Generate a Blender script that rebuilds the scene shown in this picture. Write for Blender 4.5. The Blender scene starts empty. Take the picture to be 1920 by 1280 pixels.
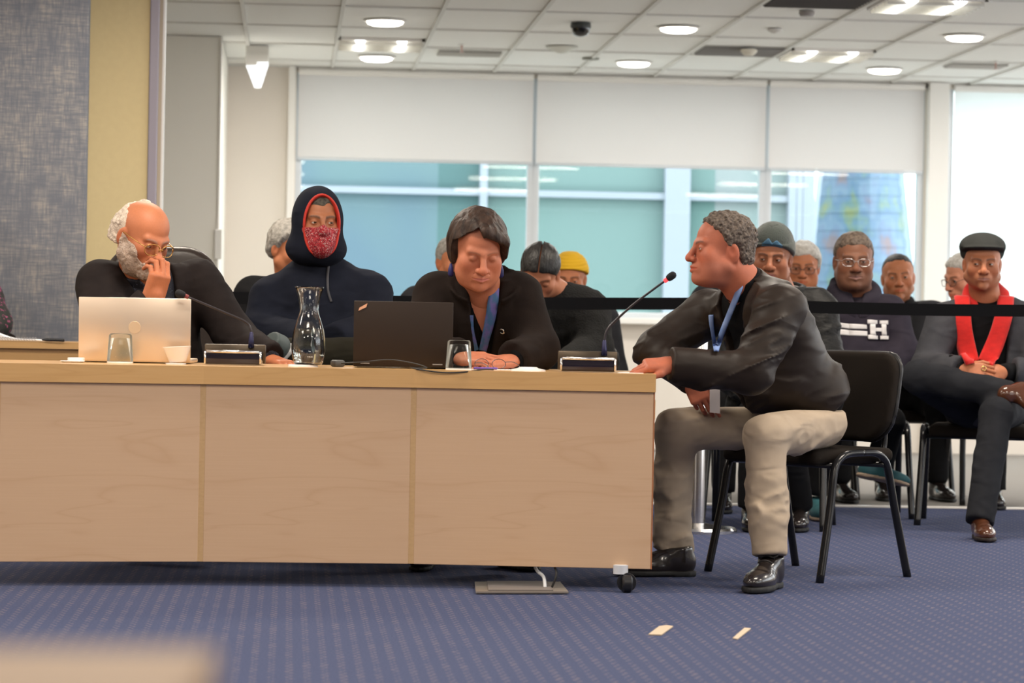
import bpy, bmesh, math, random
import numpy as np
from mathutils import Vector, Matrix, Quaternion

# ------------------------------------------------------------------ camera
F = 5333.0                                     # focal length in pixels of the 1920 x 1280 frame (100 mm lens)
CAM = np.array([0.0, 0.0, 0.90])
PSI, DLT, RHO = math.radians(4.5), 27.0 / F, 0.0187
_f0 = np.array([math.sin(PSI), math.cos(PSI), 0.0])
FWD = math.cos(DLT) * _f0 + np.array([0, 0, -math.sin(DLT)])
_r0 = np.array([math.cos(PSI), -math.sin(PSI), 0.0])
_u0 = np.cross(_r0, FWD)
RGT = math.cos(RHO) * _r0 + math.sin(RHO) * _u0
UPV = math.cos(RHO) * _u0 - math.sin(RHO) * _r0
scene = bpy.context.scene
COL = scene.collection
cd = bpy.data.cameras.new('camera'); cam = bpy.data.objects.new('camera', cd); COL.objects.link(cam)
cd.sensor_width = 36.0; cd.lens = F / 1920.0 * 36.0
cd.clip_start = 0.05; cd.clip_end = 300
M3 = np.stack([RGT, UPV, -FWD], 1)
cam.matrix_world = Matrix([list(M3[i]) + [CAM[i]] for i in range(3)] + [[0, 0, 0, 1]])
cd.dof.use_dof = True; cd.dof.focus_distance = 10.6; cd.dof.aperture_fstop = 4.5
scene.camera = cam

# ------------------------------------------------------------------ light and exposure
w = bpy.data.worlds.new('sky'); scene.world = w; w.use_nodes = True
bg = w.node_tree.nodes['Background']
bg.inputs[0].default_value = (0.93, 0.965, 1.0, 1); bg.inputs[1].default_value = 4.0
vs = scene.view_settings
vs.view_transform = 'Standard'; vs.look = 'None'; vs.gamma = 1.0; vs.use_curve_mapping = False
vs.exposure = 0.0
cy = scene.cycles; cy.max_bounces = 7; cy.diffuse_bounces = 4; cy.glossy_bounces = 3; cy.transmission_bounces = 7; cy.transparent_max_bounces = 10; cy.caustics_reflective = False; cy.caustics_refractive = False
LAMP_W = 52.0            # watts of each ceiling troffer over the front room
LAMP_C = (1.0, 0.89, 0.75)

# ------------------------------------------------------------------ helpers
def ray(px, py): return FWD + (px - 960.0) / F * RGT - (py - 640.0) / F * UPV
def P(px, py, d): return CAM + d * ray(px, py)                 # a point seen at a pixel, d metres away
def PY(px, py, Y):
    r = ray(px, py); return CAM + r * (Y / r[1])
def PZ(px, py, z):
    r = ray(px, py); return CAM + r * ((z - CAM[2]) / r[2])
def ATZ(px, d, z):
    x = (px - 960.0) / F
    y = ((z - CAM[2]) / d - FWD[2] - x * RGT[2]) / UPV[2]
    return CAM + d * (FWD + x * RGT + y * UPV)
def nrm(v): v = np.asarray(v, float); return v / (np.linalg.norm(v) + 1e-12)
def V3(*a): return np.array(a, float)

MATS = {}
def mat(name, col, rough=0.5, metal=0.0, spec=0.5, noise=None, bump=None, vcol=False, trans=0.0, ior=1.45,
        sheen=0.0, coat=0.0, sss=0.0, emis=None, alpha=None):
    """principled material; noise=(scale xyz, second colour, contrast lo, hi), bump=(scale xyz, strength, distance)"""
    if name in MATS: return MATS[name]
    m = bpy.data.materials.new(name); m.use_nodes = True; MATS[name] = m
    nt = m.node_tree; b = nt.nodes['Principled BSDF']
    c4 = lambda c: (c[0], c[1], c[2], 1)
    b.inputs['Base Color'].default_value = c4(col); b.inputs['Roughness'].default_value = rough
    b.inputs['Metallic'].default_value = metal; b.inputs['Specular IOR Level'].default_value = spec
    b.inputs['Transmission Weight'].default_value = trans; b.inputs['IOR'].default_value = ior
    b.inputs['Sheen Weight'].default_value = sheen; b.inputs['Coat Weight'].default_value = coat
    if sss:
        b.inputs['Subsurface Weight'].default_value = sss; b.inputs['Subsurface Radius'].default_value = (0.012, 0.005, 0.003)
        b.inputs['Subsurface Scale'].default_value = 0.6
    if emis: b.inputs['Emission Color'].default_value = c4(emis[:3]); b.inputs['Emission Strength'].default_value = emis[3]
    src = None
    def texco(scale):
        tc = nt.nodes.new('ShaderNodeTexCoord'); mp = nt.nodes.new('ShaderNodeMapping')
        mp.inputs['Scale'].default_value = scale; nt.links.new(tc.outputs['Object'], mp.inputs['Vector']); return mp.outputs[0]
    if vcol:
        a = nt.nodes.new('ShaderNodeAttribute'); a.attribute_name = 'Col'; src = a.outputs['Color']
    if noise:
        n = nt.nodes.new('ShaderNodeTexNoise'); n.inputs['Scale'].default_value = 1.0; n.inputs['Detail'].default_value = 5
        nt.links.new(texco(noise[0]), n.inputs['Vector'])
        mr = nt.nodes.new('ShaderNodeMapRange'); mr.inputs[1].default_value = noise[2]; mr.inputs[2].default_value = noise[3]
        nt.links.new(n.outputs[0], mr.inputs[0])
        mx = nt.nodes.new('ShaderNodeMix'); mx.data_type = 'RGBA'
        mx.inputs[6].default_value = c4(col); mx.inputs[7].default_value = c4(noise[1])
        nt.links.new(mr.outputs[0], mx.inputs[0])
        if src is not None:
            mx.blend_type = 'MULTIPLY'; nt.links.new(src, mx.inputs[6])
        src = mx.outputs[2]
    if src is not None: nt.links.new(src, b.inputs['Base Color'])
    if bump:
        n = nt.nodes.new('ShaderNodeTexNoise'); n.inputs['Scale'].default_value = 1.0; n.inputs['Detail'].default_value = 4
        nt.links.new(texco(bump[0]), n.inputs['Vector'])
        bp = nt.nodes.new('ShaderNodeBump'); bp.inputs['Strength'].default_value = bump[1]; bp.inputs['Distance'].default_value = bump[2]
        nt.links.new(n.outputs[0], bp.inputs['Height']); nt.links.new(bp.outputs[0], b.inputs['Normal'])
    return m

def raw_obj(name, V, Fc, material, parent=None, smooth=False, cols=None):
    """V: vertices in world space (or parent-local for a parent at the origin); Fc: list of faces or (n,4) array"""
    V = np.asarray(V, float)
    q = parent
    while q is not None:
        if 'base' in q: V = V - np.array(q['base']); break
        q = q.parent
    me = bpy.data.meshes.new(name)
    if isinstance(Fc, np.ndarray):
        nf, k = Fc.shape
        me.vertices.add(len(V)); me.vertices.foreach_set('co', V.astype(np.float32).ravel())
        me.loops.add(nf * k); me.loops.foreach_set('vertex_index', Fc.astype(np.int32).ravel())
        me.polygons.add(nf); me.polygons.foreach_set('loop_start', np.arange(0, nf * k, k, dtype=np.int32))
        me.update(calc_edges=True)
    else:
        me.from_pydata(V.tolist(), [], [list(f) for f in Fc]); me.update()
    if smooth: me.polygons.foreach_set('use_smooth', np.ones(len(me.polygons), bool))
    if cols is not None:
        at = me.color_attributes.new('Col', 'FLOAT_COLOR', 'POINT')
        c = np.ones((len(V), 4), np.float32); c[:, :3] = cols; at.data.foreach_set('color', c.ravel())
    if material is not None: me.materials.append(material)
    o = bpy.data.objects.new(name, me); COL.objects.link(o)
    if parent is not None: o.parent = parent
    return o

def tag(o, label=None, cat=None, group=None, kind=None):
    if label: o['label'] = label
    if cat: o['category'] = cat
    if group: o['group'] = group
    if kind: o['kind'] = kind
    return o

def thing(name, label, cat, base=(0, 0, 0), group=None, kind=None):
    o = bpy.data.objects.new(name, None); COL.objects.link(o)
    o.empty_display_size = 0.1; o.location = [float(x) for x in base]; o['base'] = [float(x) for x in base]
    return tag(o, label, cat, group, kind)

class MB:
    """collects simple shapes into one mesh"""
    def __init__(s): s.v = []; s.f = []
    def add(s, V, Fc):
        n = len(s.v); s.v += [tuple(map(float, p)) for p in V]; s.f += [tuple(int(i) + n for i in f) for f in Fc]; return s
    def box(s, c, size, R=None, bev=0.0, seg=2):
        bm = bmesh.new(); bmesh.ops.create_cube(bm, size=1.0)
        for v in bm.verts: v.co = Vector((v.co.x * size[0], v.co.y * size[1], v.co.z * size[2]))
        if bev > 0: bmesh.ops.bevel(bm, geom=bm.edges[:], offset=min(bev, min(size) * 0.49), segments=seg, affect='EDGES', profile=0.5)
        V = np.array([v.co[:] for v in bm.verts]); bm.verts.index_update()
        if R is not None: V = V @ np.asarray(R).T
        Fc = [[v.index for v in f.verts] for f in bm.faces]; bm.free()
        return s.add(V + np.asarray(c, float), Fc)
    def prism(s, poly, z0, z1):
        """horizontal polygon (counter-clockwise from above) between two heights"""
        n = len(poly); V = [(p[0], p[1], z0) for p in poly] + [(p[0], p[1], z1) for p in poly]
        Fc = [list(range(n))[::-1], list(range(n, 2 * n))] + [[i, (i + 1) % n, n + (i + 1) % n, n + i] for i in range(n)]
        return s.add(V, Fc)
    def slab(s, poly, nvec):
        """planar polygon of 3D points given a thickness vector"""
        n = len(poly); A = np.asarray(poly, float); B = A + np.asarray(nvec, float)
        return s.add(np.vstack([A, B]), [list(range(n))[::-1], list(range(n, 2 * n))] + [[i, (i + 1) % n, n + (i + 1) % n, n + i] for i in range(n)])
    def tube(s, pts, r, n=10, cap=True, flat=None, closed=False):
        pts = np.asarray(pts, float); m = len(pts)
        rr = np.full(m, r, float) if np.isscalar(r) else np.asarray(r, float)
        T = np.gradient(pts, axis=0)
        if closed: T = np.roll(pts, -1, 0) - np.roll(pts, 1, 0)
        T /= np.linalg.norm(T, axis=1)[:, None] + 1e-12
        up = np.array([0, 0, 1.0]) if abs(T[0][2]) < 0.9 else np.array([1.0, 0, 0])
        V = []; a = nrm(np.cross(T[0], up))
        for i in range(m):
            a = nrm(a - T[i] * np.dot(a, T[i])); b = np.cross(T[i], a)
            for k in range(n):
                th = 2 * math.pi * k / n
                V.append(pts[i] + rr[i] * (math.cos(th) * a * (flat[0] if flat else 1) + math.sin(th) * b * (flat[1] if flat else 1)))
        Fc = []
        for i in range(m if closed else m - 1):
            j = (i + 1) % m
            for k in range(n): Fc.append([i * n + k, i * n + (k + 1) % n, j * n + (k + 1) % n, j * n + k])
        if cap and not closed: Fc += [list(range(n))[::-1], [(m - 1) * n + k for k in range(n)]]
        return s.add(V, Fc)
    def lathe(s, prof, c, n=28, R=None):
        """prof: (radius, height) pairs from bottom to top round the local z axis"""
        V = []; m = len(prof)
        for (r, z) in prof:
            for k in range(n):
                th = 2 * math.pi * k / n; V.append((r * math.cos(th), r * math.sin(th), z))
        V = np.array(V)
        if R is not None: V = V @ np.asarray(R).T
        Fc = [[i * n + k, i * n + (k + 1) % n, (i + 1) * n + (k + 1) % n, (i + 1) * n + k] for i in range(m - 1) for k in range(n)]
        if prof[0][0] > 1e-6: Fc.append(list(range(n))[::-1])
        if prof[-1][0] > 1e-6: Fc.append([(m - 1) * n + k for k in range(n)])
        return s.add(V + np.asarray(c, float), Fc)
    def build(s, name, material, parent=None, smooth=False, auto=None):
        o = raw_obj(name, s.v, s.f, material, parent, smooth)
        if auto is not None:
            o.data.polygons.foreach_set('use_smooth', np.ones(len(o.data.polygons), bool))
            o.data.set_sharp_from_angle(angle=math.radians(auto))
        return o

def spline(pts, n=8, closed=False):
    pts = np.asarray(pts, float); m = len(pts); out = []
    for i in range(m if closed else m - 1):
        if closed: p0, p1, p2, p3 = pts[(i - 1) % m], pts[i], pts[(i + 1) % m], pts[(i + 2) % m]
        else: p0, p1, p2, p3 = pts[max(i - 1, 0)], pts[i], pts[i + 1], pts[min(i + 2, m - 1)]
        for k in range(n):
            t = k / n
            out.append(0.5 * ((2 * p1) + (-p0 + p2) * t + (2 * p0 - 5 * p1 + 4 * p2 - p3) * t * t + (-p0 + 3 * p1 - 3 * p2 + p3) * t ** 3))
    if not closed: out.append(pts[-1])
    return np.array(out)
def rotz(a): c, s = math.cos(a), math.sin(a); return np.array([[c, -s, 0], [s, c, 0], [0, 0, 1.0]])
def rotx(a): c, s = math.cos(a), math.sin(a); return np.array([[1.0, 0, 0], [0, c, -s], [0, s, c]])
def roty(a): c, s = math.cos(a), math.sin(a); return np.array([[c, 0, s], [0, 1.0, 0], [-s, 0, c]])
def copy_tree(o, parent=None):
    c = o.copy(); COL.objects.link(c)
    if parent is not None: c.parent = parent
    for ch in list(o.children): copy_tree(ch, c)
    return c

# ------------------------------------------------------------------ surface materials
def nodes_of(name):
    m = bpy.data.materials.new(name); m.use_nodes = True; MATS[name] = m
    return m, m.node_tree, m.node_tree.nodes['Principled BSDF']
def N(nt, t, **kw):
    n = nt.nodes.new(t)
    for k, v in kw.items(): setattr(n, k, v)
    return n
def carpet(name, base, base2, dot, dx, dy, r, dotted=True):
    m, nt, b = nodes_of(name); L = nt.links.new
    b.inputs['Roughness'].default_value = 0.95; b.inputs['Specular IOR Level'].default_value = 0.1
    tc = N(nt, 'ShaderNodeTexCoord')
    n1 = N(nt, 'ShaderNodeTexNoise'); n1.inputs['Scale'].default_value = 160; n1.inputs['Detail'].default_value = 3
    L(tc.outputs['Object'], n1.inputs['Vector'])
    mx = N(nt, 'ShaderNodeMix', data_type='RGBA'); mx.inputs[6].default_value = (*base, 1); mx.inputs[7].default_value = (*base2, 1)
    cr = N(nt, 'ShaderNodeMapRange'); cr.inputs[1].default_value = .3; cr.inputs[2].default_value = .7
    L(n1.outputs[0], cr.inputs[0]); L(cr.outputs[0], mx.inputs[0]); out = mx.outputs[2]
    if dotted:
        sp = N(nt, 'ShaderNodeSeparateXYZ'); L(tc.outputs['Object'], sp.inputs[0])
        def mth(op, a, bb=None):
            q = N(nt, 'ShaderNodeMath', operation=op)
            for i, v in enumerate((a, bb)):
                if v is None: continue
                if isinstance(v, (int, float)): q.inputs[i].default_value = v
                else: L(v, q.inputs[i])
            return q.outputs[0]
        gx = mth('DIVIDE', sp.outputs[0], dx); gy = mth('DIVIDE', sp.outputs[1], dy)
        # a small sideways stagger from row to row
        row = mth('FLOOR', gy); st = mth('MULTIPLY', mth('MODULO', mth('ABSOLUTE', row), 2.0), 0.22)
        fx = mth('SUBTRACT', mth('FRACT', mth('ADD', gx, st)), 0.5); fy = mth('SUBTRACT', mth('FRACT', gy), 0.5)
        ux = mth('MULTIPLY', fx, dx); uy = mth('MULTIPLY', fy, dy)
        dist = mth('SQRT', mth('ADD', mth('MULTIPLY', ux, ux), mth('MULTIPLY', uy, uy)))
        n2 = N(nt, 'ShaderNodeTexNoise'); n2.inputs['Scale'].default_value = 9; L(tc.outputs['Object'], n2.inputs['Vector'])
        rr = mth('MULTIPLY', n2.outputs[0], r * 2)
        msk = mth('MULTIPLY', mth('LESS_THAN', dist, rr), 0.8)
        m2 = N(nt, 'ShaderNodeMix', data_type='RGBA'); L(msk, m2.inputs[0]); L(out, m2.inputs[6]); m2.inputs[7].default_value = (*dot, 1)
        out = m2.outputs[2]
    L(out, b.inputs['Base Color'])
    bp = N(nt, 'ShaderNodeBump'); bp.inputs['Strength'].default_value = .6; bp.inputs['Distance'].default_value = .004
    n3 = N(nt, 'ShaderNodeTexNoise'); n3.inputs['Scale'].default_value = 260; L(tc.outputs['Object'], n3.inputs['Vector'])
    L(n3.outputs[0], bp.inputs['Height']); L(bp.outputs[0], b.inputs['Normal'])
    return m
def wood(name, c1, c2, c3, gx=1.2, gz=11.0, rough=0.38, coat=0.0):
    """pale veneer: long grain along x with drawn-out cathedral figure"""
    m, nt, b = nodes_of(name); L = nt.links.new
    b.inputs['Roughness'].default_value = rough; b.inputs['Coat Weight'].default_value = coat; b.inputs['Specular IOR Level'].default_value = .5 if rough < .5 else .3
    tc = N(nt, 'ShaderNodeTexCoord'); mp = N(nt, 'ShaderNodeMapping'); mp.inputs['Scale'].default_value = (gx, gx * 3, gz)
    L(tc.outputs['Object'], mp.inputs[0])
    n1 = N(nt, 'ShaderNodeTexNoise'); n1.inputs['Scale'].default_value = 1.0; n1.inputs['Detail'].default_value = 2; n1.inputs['Distortion'].default_value = .6
    L(mp.outputs[0], n1.inputs['Vector'])
    w = N(nt, 'ShaderNodeMath', operation='MULTIPLY'); w.inputs[1].default_value = 9.0; L(n1.outputs[0], w.inputs[0])
    fr = N(nt, 'ShaderNodeMath', operation='PINGPONG'); fr.inputs[1].default_value = 1.0; L(w.outputs[0], fr.inputs[0])
    pw = N(nt, 'ShaderNodeMath', operation='POWER'); pw.inputs[1].default_value = 6.0; L(fr.outputs[0], pw.inputs[0])
    mp2 = N(nt, 'ShaderNodeMapping'); mp2.inputs['Scale'].default_value = (4, 30, 190); L(tc.outputs['Object'], mp2.inputs[0])
    n2 = N(nt, 'ShaderNodeTexNoise'); n2.inputs['Scale'].default_value = 1.0; n2.inputs['Detail'].default_value = 3; L(mp2.outputs[0], n2.inputs['Vector'])
    mx = N(nt, 'ShaderNodeMix', data_type='RGBA'); mx.inputs[6].default_value = (*c1, 1); mx.inputs[7].default_value = (*c2, 1); L(n2.outputs[0], mx.inputs[0])
    m2 = N(nt, 'ShaderNodeMix', data_type='RGBA'); m2.inputs[7].default_value = (*c3, 1); L(mx.outputs[2], m2.inputs[6])
    sc_ = N(nt, 'ShaderNodeMath', operation='MULTIPLY'); sc_.inputs[1].default_value = .38; L(pw.outputs[0], sc_.inputs[0]); L(sc_.outputs[0], m2.inputs[0])
    L(m2.outputs[2], b.inputs['Base Color'])
    return m
def blind_mat(name, col, tr):
    m, nt, b = nodes_of(name); L = nt.links.new
    d = N(nt, 'ShaderNodeBsdfDiffuse'); d.inputs[0].default_value = (*col, 1)
    t = N(nt, 'ShaderNodeBsdfTranslucent'); t.inputs[0].default_value = (*col, 1)
    mx = N(nt, 'ShaderNodeMixShader'); mx.inputs[0].default_value = tr
    L(d.outputs[0], mx.inputs[1]); L(t.outputs[0], mx.inputs[2]); L(mx.outputs[0], nt.nodes['Material Output'].inputs[0])
    return m
def pane_mat(name, tint=(1, 1, 1), gl=0.06):
    m, nt, b = nodes_of(name); L = nt.links.new
    t = N(nt, 'ShaderNodeBsdfTransparent'); t.inputs[0].default_value = (*tint, 1)
    g = N(nt, 'ShaderNodeBsdfGlossy'); g.inputs['Roughness'].default_value = 0.02
    mx = N(nt, 'ShaderNodeMixShader'); mx.inputs[0].default_value = gl
    L(t.outputs[0], mx.inputs[1]); L(g.outputs[0], mx.inputs[2]); L(mx.outputs[0], nt.nodes['Material Output'].inputs[0])
    return m
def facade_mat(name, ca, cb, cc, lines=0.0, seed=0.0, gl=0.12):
    """tinted glass over lined blinds, with sky reflection painted in as patches of tone"""
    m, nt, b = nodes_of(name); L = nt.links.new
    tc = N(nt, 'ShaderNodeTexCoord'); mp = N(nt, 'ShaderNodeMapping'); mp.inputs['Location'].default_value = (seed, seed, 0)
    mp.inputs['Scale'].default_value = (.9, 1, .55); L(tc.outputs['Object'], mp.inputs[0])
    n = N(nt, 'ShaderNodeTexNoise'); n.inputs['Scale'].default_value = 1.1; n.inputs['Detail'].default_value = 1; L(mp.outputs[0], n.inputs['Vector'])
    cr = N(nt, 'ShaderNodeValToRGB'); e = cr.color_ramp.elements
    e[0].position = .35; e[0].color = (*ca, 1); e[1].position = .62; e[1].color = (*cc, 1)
    q = e.new(.48); q.color = (*cb, 1); L(n.outputs[0], cr.inputs[0]); out = cr.outputs[0]  # patchy blue, teal and pale tones stand for sky reflected in the panes
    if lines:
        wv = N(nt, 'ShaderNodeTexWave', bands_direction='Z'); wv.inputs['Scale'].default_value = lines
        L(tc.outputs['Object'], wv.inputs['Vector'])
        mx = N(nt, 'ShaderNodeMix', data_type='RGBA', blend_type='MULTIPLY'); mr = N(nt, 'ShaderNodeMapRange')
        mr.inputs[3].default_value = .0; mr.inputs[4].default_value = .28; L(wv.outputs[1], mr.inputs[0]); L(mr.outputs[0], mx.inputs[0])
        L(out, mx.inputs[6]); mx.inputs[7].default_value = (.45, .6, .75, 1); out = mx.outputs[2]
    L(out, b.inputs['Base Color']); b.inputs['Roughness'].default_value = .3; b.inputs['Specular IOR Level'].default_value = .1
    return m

M_WALL = mat('painted_wall', (.77, .71, .635), .75, noise=((1.2, 1.2, 1.2), (.74, .68, .61), .3, .7))
M_WHITE = mat('white_paint', (.86, .84, .80), .55)
M_TILE = mat('mineral_tile', (.92, .92, .89), .9, noise=((220, 220, 220), (.85, .85, .82), .35, .75), bump=((150, 150, 150), .25, .002))
M_TBAR = mat('ceiling_tee', (.74, .73, .69), .6)
M_TAN = mat('tan_wall', (.80, .66, .37), .7, noise=((30, 30, 30), (.77, .63, .35), .3, .7))
M_MAUVE = mat('mauve_metal', (.36, .33, .40), .4)
M_ALU = mat('window_aluminium', (.62, .65, .68), .35, .2)
M_CARPET = carpet('blue_carpet', (.045, .058, .118), (.074, .088, .160), (.23, .185, .19), .046, .030, .0050)
M_CARPETG = carpet('grey_carpet', (.24, .22, .20), (.30, .28, .26), (0, 0, 0), 1, 1, 0, dotted=False)
M_MAPLE = wood('maple_panel', (.60, .395, .245), (.655, .445, .285), (.52, .315, .180), gx=1.0, gz=9.0)
M_MAPLE_T = wood('beech_worktop', (.60, .345, .135), (.66, .405, .175), (.52, .29, .105), gx=1.2, gz=14, rough=.32, coat=.2)
M_STRIP = mat('ply_strip', (.58, .375, .19), .5, noise=((60, 60, 120), (.53, .34, .165), .3, .7))
M_EDGE = mat('red_edge_band', (.42, .17, .075), .45)
M_BLACKP = mat('black_plastic', (.014, .014, .016), .35)
M_CHROME = mat('brushed_chrome', (.72, .71, .70), .22, 1.0)
M_GREYM = mat('grey_metal', (.42, .43, .45), .4, .6)
M_BLIND = blind_mat('roller_blind', (.88, .86, .85), .31)
M_PANE = pane_mat('window_glass', (.92, .97, .96), .02)
m, nt, b = nodes_of('dark_panel_fabric'); L = nt.links.new
tc = N(nt, 'ShaderNodeTexCoord')
def str_noise(scale, det):
    mp = N(nt, 'ShaderNodeMapping'); mp.inputs['Scale'].default_value = scale; L(tc.outputs['Object'], mp.inputs[0])
    n = N(nt, 'ShaderNodeTexNoise'); n.inputs['Scale'].default_value = 1; n.inputs['Detail'].default_value = det; L(mp.outputs[0], n.inputs['Vector']); return n.outputs[0]
na, nb, nc = str_noise((14, 14, 9), 5), str_noise((130, 130, 14), 3), str_noise((14, 14, 130), 3)
ad = N(nt, 'ShaderNodeMath', operation='MULTIPLY'); L(nb, ad.inputs[0]); L(nc, ad.inputs[1])
ad2 = N(nt, 'ShaderNodeMath', operation='MULTIPLY'); L(ad.outputs[0], ad2.inputs[0]); L(na, ad2.inputs[1])
cr = N(nt, 'ShaderNodeValToRGB'); e = cr.color_ramp.elements
e[0].position = .07; e[0].color = (.140, .152, .185, 1); e[1].position = .26; e[1].color = (.30, .285, .27, 1)
q = e.new(.135); q.color = (.185, .192, .215, 1)
L(ad2.outputs[0], cr.inputs[0]); L(cr.outputs[0], b.inputs['Base Color']); b.inputs['Roughness'].default_value = .9
M_PANEL = m

# ------------------------------------------------------------------ room shell
YT = PZ(1650, 951, 0)[1]                 # the threshold strip between the two carpets
YW = 21.3                                # window wall
ZC = 2.81                                # ceiling
XL, XR, YB = -6.0, 8.6, -3.0             # side walls and the wall behind the camera
def struct(name, mb, material, kind='structure', **kw):
    o = mb.build(name, material, **kw); o['kind'] = kind; return o
fl = struct('floor', MB().prism([(XL, YB), (XR, YB), (XR, YT), (XL, YT)], -.05, 0), M_CARPET)
struct('floor_back', MB().prism([(XL, YT), (XR, YT), (XR, YW + .2), (XL, YW + .2)], -.05, 0), M_CARPETG)
struct('trim_1', MB().box(((XL + XR) / 2, YT, .004), (XR - XL, .055, .012), bev=.004), mat('pale_threshold', (.82, .78, .72), .35))
struct('wall_left', MB().box((XL - .1, (YB + YW) / 2, ZC / 2), (.2, YW - YB + .4, ZC)), M_WALL)
struct('wall_behind', MB().box(((XL + XR) / 2, YB - .1, ZC / 2), (XR - XL, .2, ZC)), M_WALL)
wr = MB()                                # right wall with a long band of windows
for (y0, y1, z0, z1) in [(YB, YW, 0, .95), (YB, YW, 2.55, ZC), (YB, 3.0, .95, 2.55), (9.2, 10.0, .95, 2.55), (16.2, 17.0, .95, 2.55), (20.9, YW, .95, 2.55)]:
    wr.box((XR + .1, (y0 + y1) / 2, (z0 + z1) / 2), (.2, y1 - y0, z1 - z0))
struct('wall_right', wr, M_WALL)

# window wall
def XW(px, py=300): return PY(px, py, YW)[0]
def ZW(px, py): return PY(px, py, YW)[2]
wx0, wx1 = XW(554), XW(1733)
zsill, zbl = ZW(1200, 597), ZW(780, 304)
xc0, xc1 = XW(1737), XW(1774)
bw = MB()
bw.box(((XL + wx0) / 2, YW + .1, ZC / 2), (wx0 - XL, .2, ZC))
bw.box(((wx0 + XR) / 2, YW + .1, zsill / 2), (XR - wx0, .2, zsill))
bw.box(((wx1 + xc1) / 2, YW + .1, (zsill + ZC) / 2), (xc1 - wx1, .2, ZC - zsill))
bw.box(((wx0 + XR) / 2, YW + .1, ZC + .04), (XR - wx0, .2, .16))
struct('wall_back', bw, M_WALL)
struct('trim_2', MB().box(((xc0 + xc1) / 2, YW - .04, ZC / 2), (xc1 - xc0, .08, ZC), bev=.004), M_WHITE)   # column cover right of the windows
struct('trim_3', MB().box((wx0 - .035, YW - .03, (ZC + zsill) / 2), (.05, .06, ZC - zsill), bev=.004), M_WHITE)
xm = [wx0, XW(1001), XW(1437), wx1]
for i in range(3):
    a, c = xm[i], xm[i + 1]
    g = .014
    fr = MB()
    for (x, wd) in ((a + .02, .05), (c - .02, .05)): fr.box((x, YW + .06, (zsill + ZC) / 2), (wd, .08, ZC - zsill), bev=.004)
    fr.box(((a + c) / 2, YW + .06, zsill + .02), (c - a, .08, .05), bev=.004)
    wnd = thing('window_%d' % (i + 1), None, None, (a, YW, zsill), kind='structure')
    fr.build('window_frame', M_ALU, wnd)
    MB().box(((a + c) / 2, YW + .07, (zsill + ZC) / 2), (c - a - .06, .008, ZC - zsill)).build('pane', M_PANE, wnd)
    bl = thing('roller_blind', ['wide pale roller blind half lowered over the left window', 'pale roller blind half lowered over the middle window',
               'narrowest of the half lowered roller blinds, beside the white column'][i], 'blind', ((a + c) / 2, YW, zbl), 'roller blinds')
    MB().box(((a + c) / 2, YW - .02, (zbl + ZC) / 2), (c - a - 2 * g, .004, ZC - zbl - .04)).build('blind_fabric', M_BLIND, bl)
    MB().box(((a + c) / 2, YW - .02, zbl + .008), (c - a - 2 * g, .016, .022), bev=.005).build('bottom_rail', M_ALU, bl)
    MB().tube([(a + g, YW - .03, ZC - .035), (c - g, YW - .03, ZC - .035)], .026, 12).build('roller', M_WHITE, bl)
struct('trim_4', MB().box(((wx0 + wx1) / 2, YW - .05, zsill - .02), (wx1 - wx0 + .1, .14, .045), bev=.006), M_WHITE)      # window sill
wnd = thing('window_4', None, None, (xc1, YW, zsill), kind='structure')
fr = MB(); fr.box((xc1 + .03, YW + .06, ZC / 2 + .1), (.05, .08, ZC - .2)); fr.box((XR - .03, YW + .06, ZC / 2 + .1), (.05, .08, ZC - .2))
fr.build('window_frame', M_ALU, wnd)
MB().box(((xc1 + XR) / 2, YW + .07, (zsill + ZC) / 2), (XR - xc1, .008, ZC - zsill)).build('pane', M_PANE, wnd)
M_SHEER = blind_mat('sheer_blind', (.95, .95, .95), .85)
bl = thing('roller_blind', 'bright roller blind drawn right down behind the man in the flat cap', 'blind', (xc1 + .8, YW, .95), 'roller blinds')
MB().box(((xc1 + XR) / 2 + .02, YW - .02, (.95 + ZC) / 2), (XR - xc1 - .06, .004, ZC - .95 - .04)).build('blind_fabric', M_SHEER, bl)
MB().box(((xc1 + XR) / 2 + .02, YW - .02, .955), (XR - xc1 - .06, .016, .022), bev=.005).build('bottom_rail', M_ALU, bl)
MB().tube([(xc1 + .05, YW - .03, ZC - .035), (XR - .02, YW - .03, ZC - .035)], .026, 12).build('roller', M_WHITE, bl)

# white corner pier left of the windows, and the end of the opened partition
pa, pb = PY(303, 300, 19.2)[0], PY(411, 300, 19.2)[0]
struct('wall_pier', MB().box(((pa - 2 + pb) / 2, 20.25, ZC / 2), (pb - pa + 2, 2.1, ZC)), mat('pier_paint', (.87, .84, .77), .7))
struct('trim_5', MB().box((pb, 19.2 - .002, ZC / 2), (.016, .02, ZC), bev=.004), M_WHITE)
sw = MB().box((PY(412, 450, 19.2)[0] - .01, 19.19, PY(412, 458, 19.2)[2]), (.05, .02, .20), bev=.004)
tag(sw.build('wall_switch', M_WHITE), 'slim white switch plate on the corner of the pale pier', 'switch')
x0, x1, x2, x3 = [PY(q, 300, YT)[0] for q in (150, 277, 294, 300)]
struct('wall_partition', MB().box(((XL + x1) / 2, YT + .1, ZC / 2), (x1 - XL, .2, ZC)), M_TAN)
struct('trim_6', MB().box(((x1 + x2) / 2, YT + .06, ZC / 2), (x2 - x1, .16, ZC), bev=.006), M_MAUVE)
struct('trim_7', MB().box(((x2 + x3) / 2, YT + .10, ZC / 2), (x3 - x2, .10, ZC)), mat('tan_edge', (.52, .44, .33), .6))
struct('trim_8', MB().box((x3 + .006, YT + .12, ZC / 2), (.012, .14, ZC), bev=.003), M_WHITE)
xa, xb = PY(-260, 300, YT - .75)[0], PY(160, 300, YT - .75)[0]
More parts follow.
